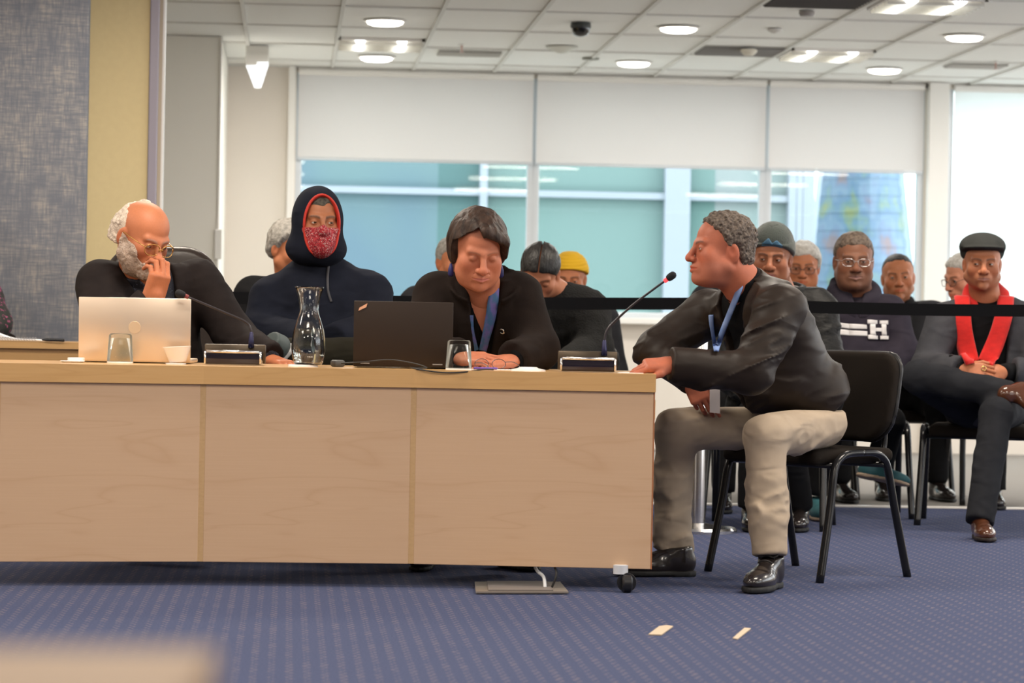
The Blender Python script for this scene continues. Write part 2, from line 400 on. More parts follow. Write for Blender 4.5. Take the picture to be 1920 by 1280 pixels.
tag(MB().box(((xa + xb) / 2, YT - .62, 1.42), (xb - xa, .10, 2.7), bev=.008).build('display_panel', M_PANEL),
    'tall slate grey fabric display panel at the far left', 'panel')

# ceiling: tees and tiles one by one over the back room, plain further forward
struct('ceiling_front', MB().box(((XL + XR) / 2, (YB + 15.3) / 2, ZC + .06), (XR - XL, 15.3 - YB, .1)), M_TILE)
ce = thing('ceiling', None, None, (0, 15.3, ZC), kind='structure')
MB().box(((XL + XR) / 2, (15.3 + YW) / 2 + .1, ZC + .10), (XR - XL, YW - 15.3 + .4, .04)).build('ceiling_slab', M_TILE, ce)
TX0 = PZ(777, 127, ZC)[0]; rows = [YW - .02 - 1.2 * k for k in range(6)]; rows = [YW - .02] + [PZ(600, y, ZC)[1] for y in (114,)]
rows += [rows[1] - 1.2 * k for k in range(1, 6)]
cols = [TX0 + .605 * k for k in range(-5, 14)]
tee = MB()
for x in cols: tee.box((x, (YW + 15.3) / 2, ZC + .002), (.024, YW - 15.3, .02))
for y in rows: tee.box(((cols[0] + cols[-1]) / 2, y, ZC + .003), (cols[-1] - cols[0], .022, .016))
tee.build('ceiling_grid', M_TBAR, ce)
hole = []                                # grid cells that hold a fitting instead of a tile: (column, row)
def cell(px, py):
    p = PZ(px, py, ZC); return (int(math.floor((p[0] - TX0) / .605)) + 5, max(k for k in range(len(rows)) if rows[k] > p[1]))
tm = None
for i in range(len(cols) - 1):
    for j in range(len(rows) - 1):
        y1, y0 = rows[j], rows[j + 1]
        sz = (.605 - .026, y1 - y0 - .024, .014)
        if j == 0 or tm is None:
            o = MB().box((0, 0, 0), sz, bev=.003, seg=1).build('ceiling_tile', M_TILE); o.parent = ce
            if j > 0: tm = o.data
        else:
            o = bpy.data.objects.new('ceiling_tile', tm); COL.objects.link(o); o.parent = ce
        o.location = (cols[i] + .3025, (y0 + y1) / 2 - 15.3, .012 + random.Random(i * 31 + j).uniform(-.0015, .0015))

# ------------------------------------------------------------------ ceiling fittings
M_GLOW = mat('lamp_diffuser', (1, 1, 1), .4, emis=(1.0, .95, .84, 9.0))
M_TUBE = mat('fluorescent_tube', (1, 1, 1), .4, emis=(.95, .97, 1.0, 5.0))
M_LOUV = mat('louvre_metal', (.80, .78, .72), .25, .8)
dl = thing('downlight', None, None, (0, 0, 0))
MB().lathe([(.132, 0), (.138, -.006), (.120, -.012), (.112, -.006), (.112, 0)], (0, 0, 0), 32).build('trim_ring', M_WHITE, dl, auto=40)
MB().lathe([(.112, -.004), (.110, -.022), (.085, -.032), (0, -.036)][::-1], (0, 0, 0), 32).build('diffuser', M_GLOW, dl, auto=40)
DL = [(722, 41, 'round downlight nearest above the louvred light at upper left'), (706, 109, 'round downlight nearest the top of the left blind'),
      (1272, 54, 'round downlight right of the black dome camera'), (1188, 119, 'round downlight above the middle blind'),
      (1808, 70, 'round downlight at the far right of the ceiling'), (1658, 132, 'round downlight nearest the narrow right blind')]
for k, (px, py, lab) in enumerate(DL):
    o = dl if k == 0 else copy_tree(dl)
    o.location = PZ(px, py - 3, ZC); tag(o, lab, 'downlight', 'round downlights in the back ceiling')
def troffer(px, py, lab, dxm=.56, dym=.56, w=None):
    p = PZ(px, py, ZC); t = thing('ceiling_light', lab, 'ceiling light', (p[0], p[1], ZC), 'louvred ceiling lights')
    x, y = p[0], p[1]; f = MB()
    for s in (-1, 1):
        f.box((x + s * dxm / 2, y, ZC + .0), (.02, dym + .02, .03)); f.box((x, y + s * dym / 2, ZC + .0), (dxm + .02, .02, .03))
    f.build('frame', M_WHITE, t)
    MB().box((x, y, ZC + .002), (dxm, dym, .004)).build('reflector', mat('lamp_reflector', (.85, .82, .74), .3, emis=(1, .93, .8, .55)), t)
    for s in (-.5, .5): MB().tube([(x + s * dxm * .5, y - dym / 2 + .02, ZC - .004), (x + s * dxm * .5, y + dym / 2 - .02, ZC - .004)], .035, 10).build('tube', M_TUBE, t, smooth=True)
    for k in range(6): MB().box((x, y - dym / 2 + (k + .5) * dym / 6, ZC - .022), (dxm, .006, .035)).build('louvre', M_LOUV, t)
    return t
troffer(713, 80, 'square louvred ceiling light between two downlights at upper left')
troffer(1549, 100, 'square louvred ceiling light beside the grey vent panel')
troffer(1738, 6, 'square louvred ceiling light at the top right edge')
def vent(px, py, lab, mt, dxm=.54, dym=.54, n=7):
    p = PZ(px, py, ZC); t = thing('air_vent', lab, 'vent', (p[0], p[1], ZC), 'ceiling air vents')
    MB().box((p[0], p[1], ZC - .002), (dxm, dym, .008)).build('backing', mt, t)
    for k in range(n): MB().box((p[0], p[1] - dym / 2 + (k + .5) * dym / n, ZC - .010), (dxm, dym / n * .55, .006), R=rotx(.3)).build('vane', mt, t)
M_VG = mat('vent_grey', (.42, .41, .39), .6); M_VD = mat('vent_dark', (.20, .18, .16), .6); M_VL = mat('vent_pale', (.62, .61, .57), .6)
vent(1532, 2, 'dark return air grille at the top right of the ceiling', M_VD)
vent(1386, 95, 'grey return air panel with a smoke detector on it', M_VG)
vent(880, 99, 'pale slotted air vent near the sprinkler above the left blind', M_VL, .44, .30, 5)
vent(1830, 122, 'pale slotted air vent near the sprinkler at far right', M_VL, .40, .30, 5)
def lathe_thing(name, px, py, prof, mt, lab, cat, extra=None):
    p = PZ(px, py, ZC); t = thing(name, lab, cat, (p[0], p[1], ZC))
    for k, (nm, pr, m_) in enumerate([('body', prof, mt)] + (extra or [])):
        MB().lathe(pr[::-1], (p[0], p[1], ZC), 24).build(nm, m_, t, auto=45)
lathe_thing('dome_camera', 1089, 43, [(.062, 0), (.066, -.02), (.064, -.035)], mat('camera_ring', (.05, .055, .055), .4),
            'black dome security camera on the ceiling', 'camera', [('dome', [(.062, -.034), (.058, -.058), (.04, -.078), (.018, -.086), (0, -.088)], mat('smoked_dome', (.006, .006, .007), .05, coat=1.0))])
lathe_thing('speaker_cone', 1053, 88, [(.11, 0), (.112, -.006), (.03, -.04), (0, -.045)], mat('cone_cream', (.66, .65, .58), .5), 'shallow cream cone shaped ceiling fitting', 'fitting')
lathe_thing('smoke_detector', 1404, 88, [(.055, -.016), (.058, -.03), (.045, -.045), (.03, -.058), (0, -.06)], mat('detector_cream', (.74, .70, .60), .5), 'cream smoke detector on the grey ceiling panel', 'detector')
lathe_thing('motion_sensor', 1513, 21, [(.045, 0), (.05, -.012), (.04, -.03), (0, -.034)], mat('sensor_grey', (.35, .32, .30), .5), 'small grey sensor beside the dark return grille', 'sensor')
lathe_thing('smoke_sensor', 1452, 54, [(.045, 0), (.048, -.01), (.02, -.026), (0, -.03)], mat('sensor_pale', (.66, .64, .61), .5), 'small pale sensor in the middle of the right ceiling', 'sensor')
lathe_thing('ceiling_plate', 1108, 109, [(.062, 0), (.060, -.010), (0, -.012)], mat('plate_olive', (.23, .23, .19), .5), 'small dark round plate above the middle blind', 'fitting')
for (px, py, lab) in [(866, 84, 'small hanging sprinkler head at upper left'), (1867, 116, 'small hanging sprinkler head at far right')]:
    p = PZ(px, py, ZC); t = thing('sprinkler', lab, 'sprinkler', (p[0], p[1], ZC), 'ceiling sprinklers')
    MB().lathe([(.022, -.005), (.022, 0)], (p[0], p[1], ZC), 16).build('rose', M_WHITE, t)
    MB().lathe([(.016, -.052), (.016, -.048), (.005, -.046), (.007, -.02), (.007, 0)], (p[0], p[1], ZC), 12).build('head', mat('brass_red', (.45, .30, .26), .35, .6), t)
# emergency light: pale box with a clear tapering blade
p = PZ(481, 98, ZC); d = 19.6
t = thing('exit_light', 'white wedge shaped emergency light hanging from the ceiling', 'emergency light', (p[0], p[1], ZC))
pc = [P(a, b_, d) for (a, b_) in ((461, 116), (503, 116), (503, 122), (489, 164), (477, 164), (461, 122))]
MB().box((pc[0] + pc[1]) / 2 + V3(0, .08, .045), (.155, .16, ZC - pc[0][2] + .02), bev=.004).build('housing', mat('housing_grey', (.60, .58, .54), .5), t)
MB().slab(pc[::-1], V3(0, .05, 0)).build('diffuser', mat('exit_diffuser', (.9, .95, 1), .3, emis=(.9, .95, 1.0, .75)), t)

# troffers over the front room, the room's own light
ft = thing('ceiling_light', 'square ceiling light over the front room', 'ceiling light', (0, 0, 0), 'ceiling lights over the front room')
MB().box((0, 0, .0), (1.2, .6, .03), bev=.005).build('frame', M_WHITE, ft)
MB().box((0, 0, -.017), (1.12, .52, .006)).build('diffuser', mat('front_diffuser', (1, 1, 1), .4, emis=(1, .9, .76, 3.0)), ft)
ld = bpy.data.lights.new('troffer_lamp', 'AREA'); ld.shape = 'RECTANGLE'; ld.size = 1.1; ld.size_y = .5; ld.energy = LAMP_W; ld.color = LAMP_C
lo = bpy.data.objects.new('troffer_lamp', ld); COL.objects.link(lo); lo.parent = ft; lo.location = (0, 0, -.03)
k = 0
for y in (3.8, 6.8, 9.6, 12.6):
    for x in (-3.6, -.4, 2.8, 6.0):
        o = ft if k == 0 else copy_tree(ft); k += 1
        o.location = (x, y, ZC - .006)
for y in (16.8, 19.4):                    # fill lights added in a grid to brighten the back room
    for x in (.4, 3.0, 5.4, 7.6):
        ld = bpy.data.lights.new('back_fill_light', 'AREA'); ld.shape = 'RECTANGLE'; ld.size = .5; ld.size_y = .5; ld.energy = LAMP_W * .60; ld.color = (1, .95, .88)
        lo = bpy.data.objects.new('back_fill_light', ld); COL.objects.link(lo); lo.location = (x, y, ZC - .06)

# ------------------------------------------------------------------ outside: glass building and a patterned tower
YO = YW + 6.5
fa = thing('glass_building', 'teal glass office building with pale frames outside the windows', 'building', (PY(900, 600, YO)[0], YO, -3))
def XO(px): return PY(px, 450, YO)[0]
def ZO(py): return PY(950, py, YO)[2]
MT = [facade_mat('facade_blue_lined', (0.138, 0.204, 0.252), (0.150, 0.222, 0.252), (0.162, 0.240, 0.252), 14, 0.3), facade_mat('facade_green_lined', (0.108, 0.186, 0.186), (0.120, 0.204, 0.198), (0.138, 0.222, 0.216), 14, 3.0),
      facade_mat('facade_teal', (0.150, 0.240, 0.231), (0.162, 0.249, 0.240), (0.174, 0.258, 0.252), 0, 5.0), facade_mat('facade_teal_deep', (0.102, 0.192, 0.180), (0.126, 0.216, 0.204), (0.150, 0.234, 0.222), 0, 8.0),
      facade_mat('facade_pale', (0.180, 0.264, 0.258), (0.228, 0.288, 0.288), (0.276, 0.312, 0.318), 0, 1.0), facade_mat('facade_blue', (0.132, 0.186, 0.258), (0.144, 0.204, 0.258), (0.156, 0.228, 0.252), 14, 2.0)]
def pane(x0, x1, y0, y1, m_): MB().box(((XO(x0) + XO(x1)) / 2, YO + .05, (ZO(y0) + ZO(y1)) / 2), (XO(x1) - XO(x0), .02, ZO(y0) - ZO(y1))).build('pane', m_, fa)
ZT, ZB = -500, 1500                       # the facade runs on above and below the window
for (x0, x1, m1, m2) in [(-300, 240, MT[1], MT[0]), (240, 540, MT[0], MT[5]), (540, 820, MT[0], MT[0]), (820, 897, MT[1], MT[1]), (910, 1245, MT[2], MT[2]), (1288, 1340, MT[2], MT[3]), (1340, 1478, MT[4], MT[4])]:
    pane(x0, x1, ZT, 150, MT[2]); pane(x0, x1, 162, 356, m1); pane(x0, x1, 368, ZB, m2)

fm = mat('facade_frame', (.31, .345, .40), .4)
for (x0, x1) in [(232, 244), (897, 911), (1243, 1256), (1256, 1276), (1276, 1290), (1474, 1488), (1489, 1500), (1501, 1522)]:
    MB().box(((XO(x0) + XO(x1)) / 2, YO - .03, (ZO(ZT) + ZO(ZB)) / 2), (XO(x1) - XO(x0), .16, ZO(ZT) - ZO(ZB))).build('mullion', fm, fa)
for (x0, x1) in [(-300, 897), (911, 1243), (1290, 1474)]:
    for (y0, y1) in ((150, 162), (356, 368)):
        MB().box(((XO(x0) + XO(x1)) / 2, YO - .01, (ZO(y0) + ZO(y1)) / 2), (XO(x1) - XO(x0), .12, ZO(y0) - ZO(y1))).build('transom', fm, fa)
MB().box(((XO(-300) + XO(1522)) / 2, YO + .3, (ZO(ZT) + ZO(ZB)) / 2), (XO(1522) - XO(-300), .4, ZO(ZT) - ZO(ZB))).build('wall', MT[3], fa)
# tower: curved, narrowing upwards, horizontal courses of coloured cladding
YO2 = YW + 9.0
tw = thing('patterned_tower', 'blue mottled tapering tower with colourful cladding outside the right window', 'tower', (PY(1610, 600, YO2)[0], YO2, -3))
m, nt, b = nodes_of('tower_cladding'); L = nt.links.new
tc = N(nt, 'ShaderNodeTexCoord'); mp = N(nt, 'ShaderNodeMapping'); mp.inputs['Scale'].default_value = (3.2, 3.2, 1.6); L(tc.outputs['Object'], mp.inputs[0])
n = N(nt, 'ShaderNodeTexNoise'); n.inputs['Scale'].default_value = 1.5; n.inputs['Detail'].default_value = 3; L(mp.outputs[0], n.inputs['Vector'])
cr = N(nt, 'ShaderNodeValToRGB'); e = cr.color_ramp.elements; e[0].position = .30; e[0].color = (.25, .28, .14, 1); e[1].position = .70; e[1].color = (.24, .18, .20, 1)
for (ps, c) in ((.38, (.16, .25, .26)), (.45, (.13, .21, .33)), (.54, (.18, .26, .36)), (.61, (.16, .22, .34))):
    q = e.new(ps); q.color = (*c, 1)
L(n.outputs[0], cr.inputs[0]); L(cr.outputs[0], b.inputs['Base Color']); b.inputs['Roughness'].default_value = .4
M_TOWER = m
NCO = 26
for k in range(NCO):
    ya = 640 - k * 16; yb = ya - 16.2
    def prof(y): t_ = (600 - y) / 280.0; return 1517 + 20 * t_ + 6 * t_ * t_, 1722 - 24 * t_ - 4 * t_ * t_
    V = []; ns = 9
    for (yy, dz) in ((ya, 0), (yb, 0)):
        l, r_ = prof(yy)
        for j in range(ns):
            u = j / (ns - 1); q = PY(l + (r_ - l) * u, yy, YO2); V.append((q[0], YO2 - .35 * math.sin(math.pi * u) - .012 * (k % 2), q[2]))
        for j in range(ns):
            u = 1 - j / (ns - 1); q = PY(l + (r_ - l) * u, yy, YO2); V.append((q[0], YO2 + .3, q[2]))
    nn = 2 * ns
    raw_obj('cladding_course', V, [list(range(nn)), list(range(nn, 2 * nn))[::-1]] + [[i, (i + 1) % nn, nn + (i + 1) % nn, nn + i][::-1] for i in range(nn)], M_TOWER, tw)
MB().prism([(PY(1500, 600, YO2)[0], YO2 - .2), (PY(1740, 600, YO2)[0], YO2 - .2), (PY(1740, 600, YO2)[0], YO2 + .3), (PY(1500, 600, YO2)[0], YO2 + .3)], -3.0, PY(1600, 638, YO2)[2]).build('plinth', M_GREYM, tw)
rb = [PY(a, b_, YO2 - .1) for (a, b_) in ((1704, 620), (1716, 620), (1694, 300), (1682, 300))]
MB().slab(rb, V3(0, .3, 0)).build('corner_frame', mat('tower_frame', (.32, .40, .42), .4), tw)
struct('ground_outside', MB().prism([(-40, YW + .3), (60, YW + .3), (60, 90), (-40, 90)], -3.2, -3.0), mat('pale_paving', (.55, .56, .55), .8))

# ------------------------------------------------------------------ implicit surfaces, meshed by surface nets
def smin(a, b, k):
    h = np.clip(0.5 + 0.5 * (b - a) / k, 0, 1); return b + (a - b) * h - k * h * (1 - h)
def smax(a, b, k): return -smin(-a, -b, k)
def sph(p, c, r): return np.linalg.norm(p - np.asarray(c), axis=-1) - r
def ell(p, c, r, R=None):
    q = p - np.asarray(c, float)
    if R is not None: q = q @ np.asarray(R)              # columns of R are the ellipsoid's axes
    r = np.asarray(r, float); k0 = np.linalg.norm(q / r, axis=-1); k1 = np.linalg.norm(q / (r * r), axis=-1)
    return k0 * (k0 - 1.0) / (k1 + 1e-9)
def cap(p, a, b, ra, rb):
    a = np.asarray(a, float); ba = np.asarray(b, float) - a; q = p - a
    t = np.clip(q @ ba / (ba @ ba + 1e-12), 0, 1)
    return np.linalg.norm(q - t[:, None] * ba, axis=-1) - (ra + (rb - ra) * t)
def rbx(p, c, half, r, R=None):
    q = p - np.asarray(c, float)
    if R is not None: q = q @ np.asarray(R)
    q = np.abs(q) - (np.asarray(half, float) - r)
    return np.linalg.norm(np.maximum(q, 0), axis=-1) + np.minimum(q.max(-1), 0) - r
def vnoise(p, scale, seed=0.0):
    q = p * np.asarray(scale, float) + seed * 17.31; i = np.floor(q); f = q - i; f = f * f * (3 - 2 * f); i = i.astype(np.int64)
    def hsh(x, y, z):
        h = (x * 374761393 + y * 668265263 + z * 2147483647 + int(seed * 1013)) & 0xffffffff
        h = ((h ^ (h >> 13)) * 1274126177) & 0xffffffff; h = h ^ (h >> 16); return (h & 0xffff) / 65535.0
    x, y, z = i[:, 0], i[:, 1], i[:, 2]; fx, fy, fz = f[:, 0], f[:, 1], f[:, 2]
    l = lambda a, b, t: a + (b - a) * t
    return l(l(l(hsh(x, y, z), hsh(x + 1, y, z), fx), l(hsh(x, y + 1, z), hsh(x + 1, y + 1, z), fx), fy),
             l(l(hsh(x, y, z + 1), hsh(x + 1, y, z + 1), fx), l(hsh(x, y + 1, z + 1), hsh(x + 1, y + 1, z + 1), fx), fy), fz) * 2 - 1
def net(f, lo, hi, h, slack=0.02, B=4):
    """mesh the zero level of f inside a box; only blocks near the surface are sampled finely"""
    lo = np.asarray(lo, float); hi = np.asarray(hi, float); nb = np.maximum(np.ceil((hi - lo) / (h * B)).astype(int), 1); bs = h * B
    ax = [lo[i] + bs * (np.arange(nb[i]) + .5) for i in range(3)]
    C = np.stack(np.meshgrid(*ax, indexing='ij'), -1).reshape(-1, 3)
    dc = f(C); act = (np.abs(dc) < bs * 0.95 + slack).reshape(nb)
    n = nb * B
    Vv = np.repeat(np.repeat(np.repeat(dc.reshape(nb), B, 0), B, 1), B, 2)
    A = np.repeat(np.repeat(np.repeat(act, B, 0), B, 1), B, 2)
    I = np.argwhere(A)
    if len(I) == 0: return np.zeros((0, 3)), np.zeros((0, 4), int)
    Vv[A] = f(lo + h * (I + .5))
    Vv[[0, -1], :, :] = np.maximum(Vv[[0, -1], :, :], 1e-4); Vv[:, [0, -1], :] = np.maximum(Vv[:, [0, -1], :], 1e-4); Vv[:, :, [0, -1]] = np.maximum(Vv[:, :, [0, -1]], 1e-4)
    s = Vv < 0
    c = np.zeros(n - 1, np.int8)
    for dx in (0, 1):
        for dy in (0, 1):
            for dz in (0, 1): c += s[dx:n[0] - 1 + dx, dy:n[1] - 1 + dy, dz:n[2] - 1 + dz]
    mix = (c > 0) & (c < 8); idx = np.full(mix.shape, -1, np.int64); I = np.argwhere(mix); idx[mix] = np.arange(len(I))
    acc = np.zeros((len(I), 3)); cnt = np.zeros(len(I)); cor = [np.array(q) for q in np.ndindex(2, 2, 2)]
    val = [Vv[tuple((I + q).T)] for q in cor]
    for a in range(8):
        for b in range(a + 1, 8):
            if np.abs(cor[a] - cor[b]).sum() != 1: continue
            m = (val[a] < 0) != (val[b] < 0); t = val[a][m] / (val[a][m] - val[b][m])
            acc[m] += cor[a] + (cor[b] - cor[a]) * t[:, None]; cnt[m] += 1
    Vt = lo + h * (I + .5 + acc / cnt[:, None])
    Q = []
    for axis in range(3):
        s0 = [slice(None)] * 3; s1 = [slice(None)] * 3; s0[axis] = slice(0, -1); s1[axis] = slice(1, None)
        e0, e1 = s[tuple(s0)], s[tuple(s1)]; E = np.argwhere(e0 != e1)
        u, v = [(1, 2), (2, 0), (0, 1)][axis]
        ok = (E[:, u] > 0) & (E[:, v] > 0) & (E[:, u] < n[u] - 1) & (E[:, v] < n[v] - 1); E = E[ok]
        if len(E) == 0: continue
        du = np.zeros(3, int); du[u] = 1; dv = np.zeros(3, int); dv[v] = 1
        g = lambda X: idx[tuple(X.T)]
        q = np.stack([g(E - du - dv), g(E - dv), g(E), g(E - du)], 1)
        fl = e1[tuple(E.T)]; q[fl] = q[fl][:, ::-1]; Q.append(q)
    Q = np.vstack(Q); Q = Q[(Q >= 0).all(1)]
    return Vt, Q
def relax(V, Q, n):
    """a few rounds of neighbour averaging"""
    E = np.vstack([Q[:, [0, 1]], Q[:, [1, 2]], Q[:, [2, 3]], Q[:, [3, 0]]]); E = np.vstack([E, E[:, ::-1]]); c = np.bincount(E[:, 0], minlength=len(V))[:, None] + 1e-9
    for _ in range(n):
        S = np.stack([np.bincount(E[:, 0], weights=V[E[:, 1], i], minlength=len(V)) for i in range(3)], 1); V = V * .45 + S / c * .55
    return V
def sdf_obj(name, f, lo, hi, h, material, parent=None, cols=None, slack=0.02, soft=0):
    V, Q = net(f, lo, hi, h, slack)
    if soft: V = relax(V, Q, soft)
    return raw_obj(name, V, Q, material, parent, True, cols(V) if cols else None)
def march(px, py, f, d0, d1, n=70):
    """where the sight lines through pixels meet the surface f"""
    px = np.atleast_1d(np.asarray(px, float)); py = np.atleast_1d(np.asarray(py, float))
    D = FWD + ((px - 960) / F)[:, None] * RGT - ((py - 640) / F)[:, None] * UPV
    t = np.full(len(px), d0, float)
    for _ in range(n):
        v = f(CAM + D * t[:, None]); t = np.minimum(t + np.clip(v, -.02, .08) * .8, d1)
    return CAM + D * t[:, None], D
def grad(f, p, e=.004):
    g = np.stack([f(p + np.eye(3)[i] * e) - f(p - np.eye(3)[i] * e) for i in range(3)], 1)
    return g / (np.linalg.norm(g, axis=1)[:, None] + 1e-9)
def ribbon_on(f, pts, wpx, d0, d1, off=.003, thick=.003, n=8, m=3):
    """a strap lying on surface f along a pixel polyline (wpx wide); returns vertices and faces"""
    c = spline([(a, b, 0) for a, b in pts], n)[:, :2]; T = np.gradient(c, axis=0); T /= np.linalg.norm(T, axis=1)[:, None] + 1e-9
    Nn = np.stack([-T[:, 1], T[:, 0]], 1); w = np.interp(np.linspace(0, 1, len(c)), np.linspace(0, 1, len(np.atleast_1d(wpx))), np.atleast_1d(wpx)) / 2
    us = np.linspace(-1, 1, m); X = np.concatenate([c + Nn * (w * u)[:, None] for u in us])
    Pt, D = march(X[:, 0], X[:, 1], f, d0, d1); g = grad(f, Pt); k = len(c)
    # a strap is taut: average depth offsets along its width
    top = Pt + g * (off + thick); bot = Pt + g * (off - .004)
    V = np.vstack([top, bot]); Fc = []
    for j in range(m - 1):
        for i in range(k - 1):
            a, b, e, d_ = j * k + i, j * k + i + 1, (j + 1) * k + i + 1, (j + 1) * k + i
            Fc.append([a, b, e, d_]); Fc.append([a + m * k, d_ + m * k, e + m * k, b + m * k])
    for i in range(k - 1):
        Fc.append([i + 1, i, i + m * k, i + 1 + m * k]); a = (m - 1) * k + i; Fc.append([a, a + 1, a + 1 + m * k, a + m * k])
    for i in (0, k - 1):
        for j in range(m - 1):
            a, b = j * k + i, (j + 1) * k + i; Fc.append([a, b, b + m * k, a + m * k] if i == 0 else [b, a, a + m * k, b + m * k])
    return V, Fc
def decal_on(f, poly, d0, d1, off=.003):
    """a flat patch with the pixel outline poly (a list of quads) laid on surface f"""
    V = []; Fc = []
    for quad in poly:
        q = np.array(quad, float); g = np.linspace(0, 1, 5); U, W_ = np.meshgrid(g, g, indexing='ij'); U = U.ravel(); W_ = W_.ravel()
        X = (q[0] * ((1 - U) * (1 - W_))[:, None] + q[1] * (U * (1 - W_))[:, None] + q[2] * (U * W_)[:, None] + q[3] * ((1 - U) * W_)[:, None])
        Pt, D = march(X[:, 0], X[:, 1], f, d0, d1); gr = grad(f, Pt, .008); n0 = len(V); V += list(Pt + gr * off) + list(Pt - gr * .004)
        for i in range(4):
            for j in range(4):
                a = n0 + i * 5 + j; Fc.append([a, a + 5, a + 6, a + 1])
        rim = [n0 + i * 5 for i in range(5)] + [n0 + 20 + j for j in range(1, 5)] + [n0 + i * 5 + 4 for i in range(3, -1, -1)] + [n0 + j for j in range(3, 0, -1)]
        for i in range(len(rim)): a, b = rim[i], rim[(i + 1) % len(rim)]; Fc.append([b, a, a + 25, b + 25])
    return V, Fc

# ------------------------------------------------------------------ the long desk
ZD = .748                                 # worktop height
dpx = [(-330, 1056), (-10, 1053), (375, 1053), (770, 1057), (1220, 1067)]
fb = [PZ(a, b_, .08)[:2] for a, b_ in dpx]
def inw(i):
    t = fb[min(i + 1, len(fb) - 1)] - fb[max(i - 1, 0)]; t = t / np.linalg.norm(t); return np.array([-t[1], t[0]])
dk = thing('meeting_desk', 'long pale wooden meeting desk with panelled front and thick worktop', 'desk', (fb[2][0], fb[2][1], 0))
end_back = fb[-1] + np.array([.02, .74])
top_f = [q - inw(i) * .012 for i, q in enumerate(fb)]; top_f[-1] = top_f[-1] + np.array([.006, 0])
top_b = [q + inw(i) * .74 for i, q in enumerate(fb)]; top_b[-1] = end_back + np.array([.07, 0])
MB().prism([tuple(q) for q in top_f] + [tuple(q) for q in top_b[::-1]], ZD - .062, ZD).build('worktop', M_MAPLE_T, dk)
for i in range(4):
    a, b_ = fb[i], fb[i + 1]; t = (b_ - a) / np.linalg.norm(b_ - a); nn = np.array([-t[1], t[0]]); g = .009
    a2, b2 = a + t * (g if i else 0), b_ - t * (g if i < 3 else 0)
    L_ = np.linalg.norm(b2 - a2); R_ = rotz(math.atan2(t[1], t[0])); c_ = (a2 + b2) / 2 + nn * .012
    mb = MB().box((0, 0, 0), (L_, .022, ZD - .062 - .08), bev=.0015, seg=1)
    o = mb.build('front_panel', M_MAPLE); o.parent = dk; o.location = (c_[0] - dk['base'][0], c_[1] - dk['base'][1], (ZD - .062 + .08) / 2); o.rotation_euler.z = math.atan2(t[1], t[0])
    if i > 0: MB().box((a[0] + nn[0] * .012, a[1] + nn[1] * .012, (ZD - .062 + .08) / 2), (.019, .021, ZD - .064 - .08), R=R_).build('joint_strip', M_STRIP, dk)
e0, e1 = fb[-1], end_back
MB().slab([(e0[0], e0[1], .08), (e0[0], e0[1] + .022, .08), (e0[0], e0[1] + .022, ZD - .062), (e0[0], e0[1], ZD - .062)], V3(.004, 0, 0)).build('edge_band', M_EDGE, dk)
ed = nrm(np.append(e1 - e0, 0)); en = V3(ed[1], -ed[0], 0)
A_, B_ = np.append(e0, 0) + ed * .16 - en * .03, np.append(e1, 0) - ed * .03 - en * .03
MB().slab([A_ + V3(0, 0, .1), B_ + V3(0, 0, .1), B_ + V3(0, 0, ZD - .064), A_ + V3(0, 0, ZD - .064)], -en * .02).build('end_leg_panel', mat('desk_leg_grey', (.20, .20, .22), .5), dk)
MB().box(np.append(e0, 0) + ed * .06 - en * .0 + V3(0, 0, .625), (.02, .035, .07), bev=.003).build('bracket', M_MAPLE_T, dk)
# castors
def castor(px, py_floor):
    p = PZ(px, py_floor, 0) + V3(0, .05, 0)
    c_ = MB().lathe([(.026, .062), (.026, .092), (.018, .094)], (p[0] - .012, p[1] + .02, 0), 18).build('castor_mount', mat('castor_grey', (.62, .64, .68), .4), dk, auto=40)
    MB().lathe([(.0, -.016), (.024, -.018), (.031, -.012), (.031, .012), (.024, .018), (0, .016)], (p[0] + .008, p[1], .031), 24, R=roty(math.pi / 2) @ rotx(.0)).build('castor_wheel', M_BLACKP, c_, auto=40)
    MB().lathe([(.0, -.008), (.032, -.010), (.034, 0), (.032, .010), (0, .008)], (p[0] + .008, p[1] + .006, .034), 24, R=rotx(math.pi / 2) @ np.eye(3)).build('castor_hood', M_BLACKP, c_, auto=40)
castor(1174, 1113)

# counter at far left and what lies on it
d = 12.6; a, b_ = ATZ(-60, d, .795), ATZ(176, d + .1, .795)
ct = thing('side_counter', 'narrow wooden side counter at the far left below the slate panel', 'counter', ((a[0] + b_[0]) / 2, a[1], 0))
MB().prism([(a[0] - .4, a[1]), (b_[0], b_[1]), (b_[0], b_[1] + .55), (a[0] - .4, a[1] + .55)], .765, .795).build('worktop', M_MAPLE_T, ct)
MB().prism([(a[0] - .4, a[1] + .03), (b_[0] - .02, b_[1] + .03), (b_[0] - .02, b_[1] + .055), (a[0] - .4, a[1] + .055)], 0, .764).build('front_panel', M_MAPLE_T, ct)
MB().prism([(b_[0] - .04, b_[1] + .056), (b_[0] - .02, b_[1] + .056), (b_[0] - .02, b_[1] + .5), (b_[0] - .04, b_[1] + .5)], 0, .764).build('side_panel', M_MAPLE_T, ct)
p = ATZ(44, 12.72, .795); M_PAPER = mat('white_paper', (.86, .87, .90), .7)
nb_ = thing('notepad', 'open spiral notepad with curled white pages on the side counter', 'notepad', p)
V = []; Fc = []
for s_ in range(2):
    n0 = len(V)
    for i in range(9):
        u = i / 8; x = p[0] - .14 + .26 * u; z = p[2] + .004 + (.034 * (1 - min(u / .45, 1)) ** 1.5 + (.006 if u < .85 else .002)) * (1 if s_ else .0)
        for y in (p[1] - .04, p[1] + .14): V.append((x, y, z))
top = list(range(18, 36)); 
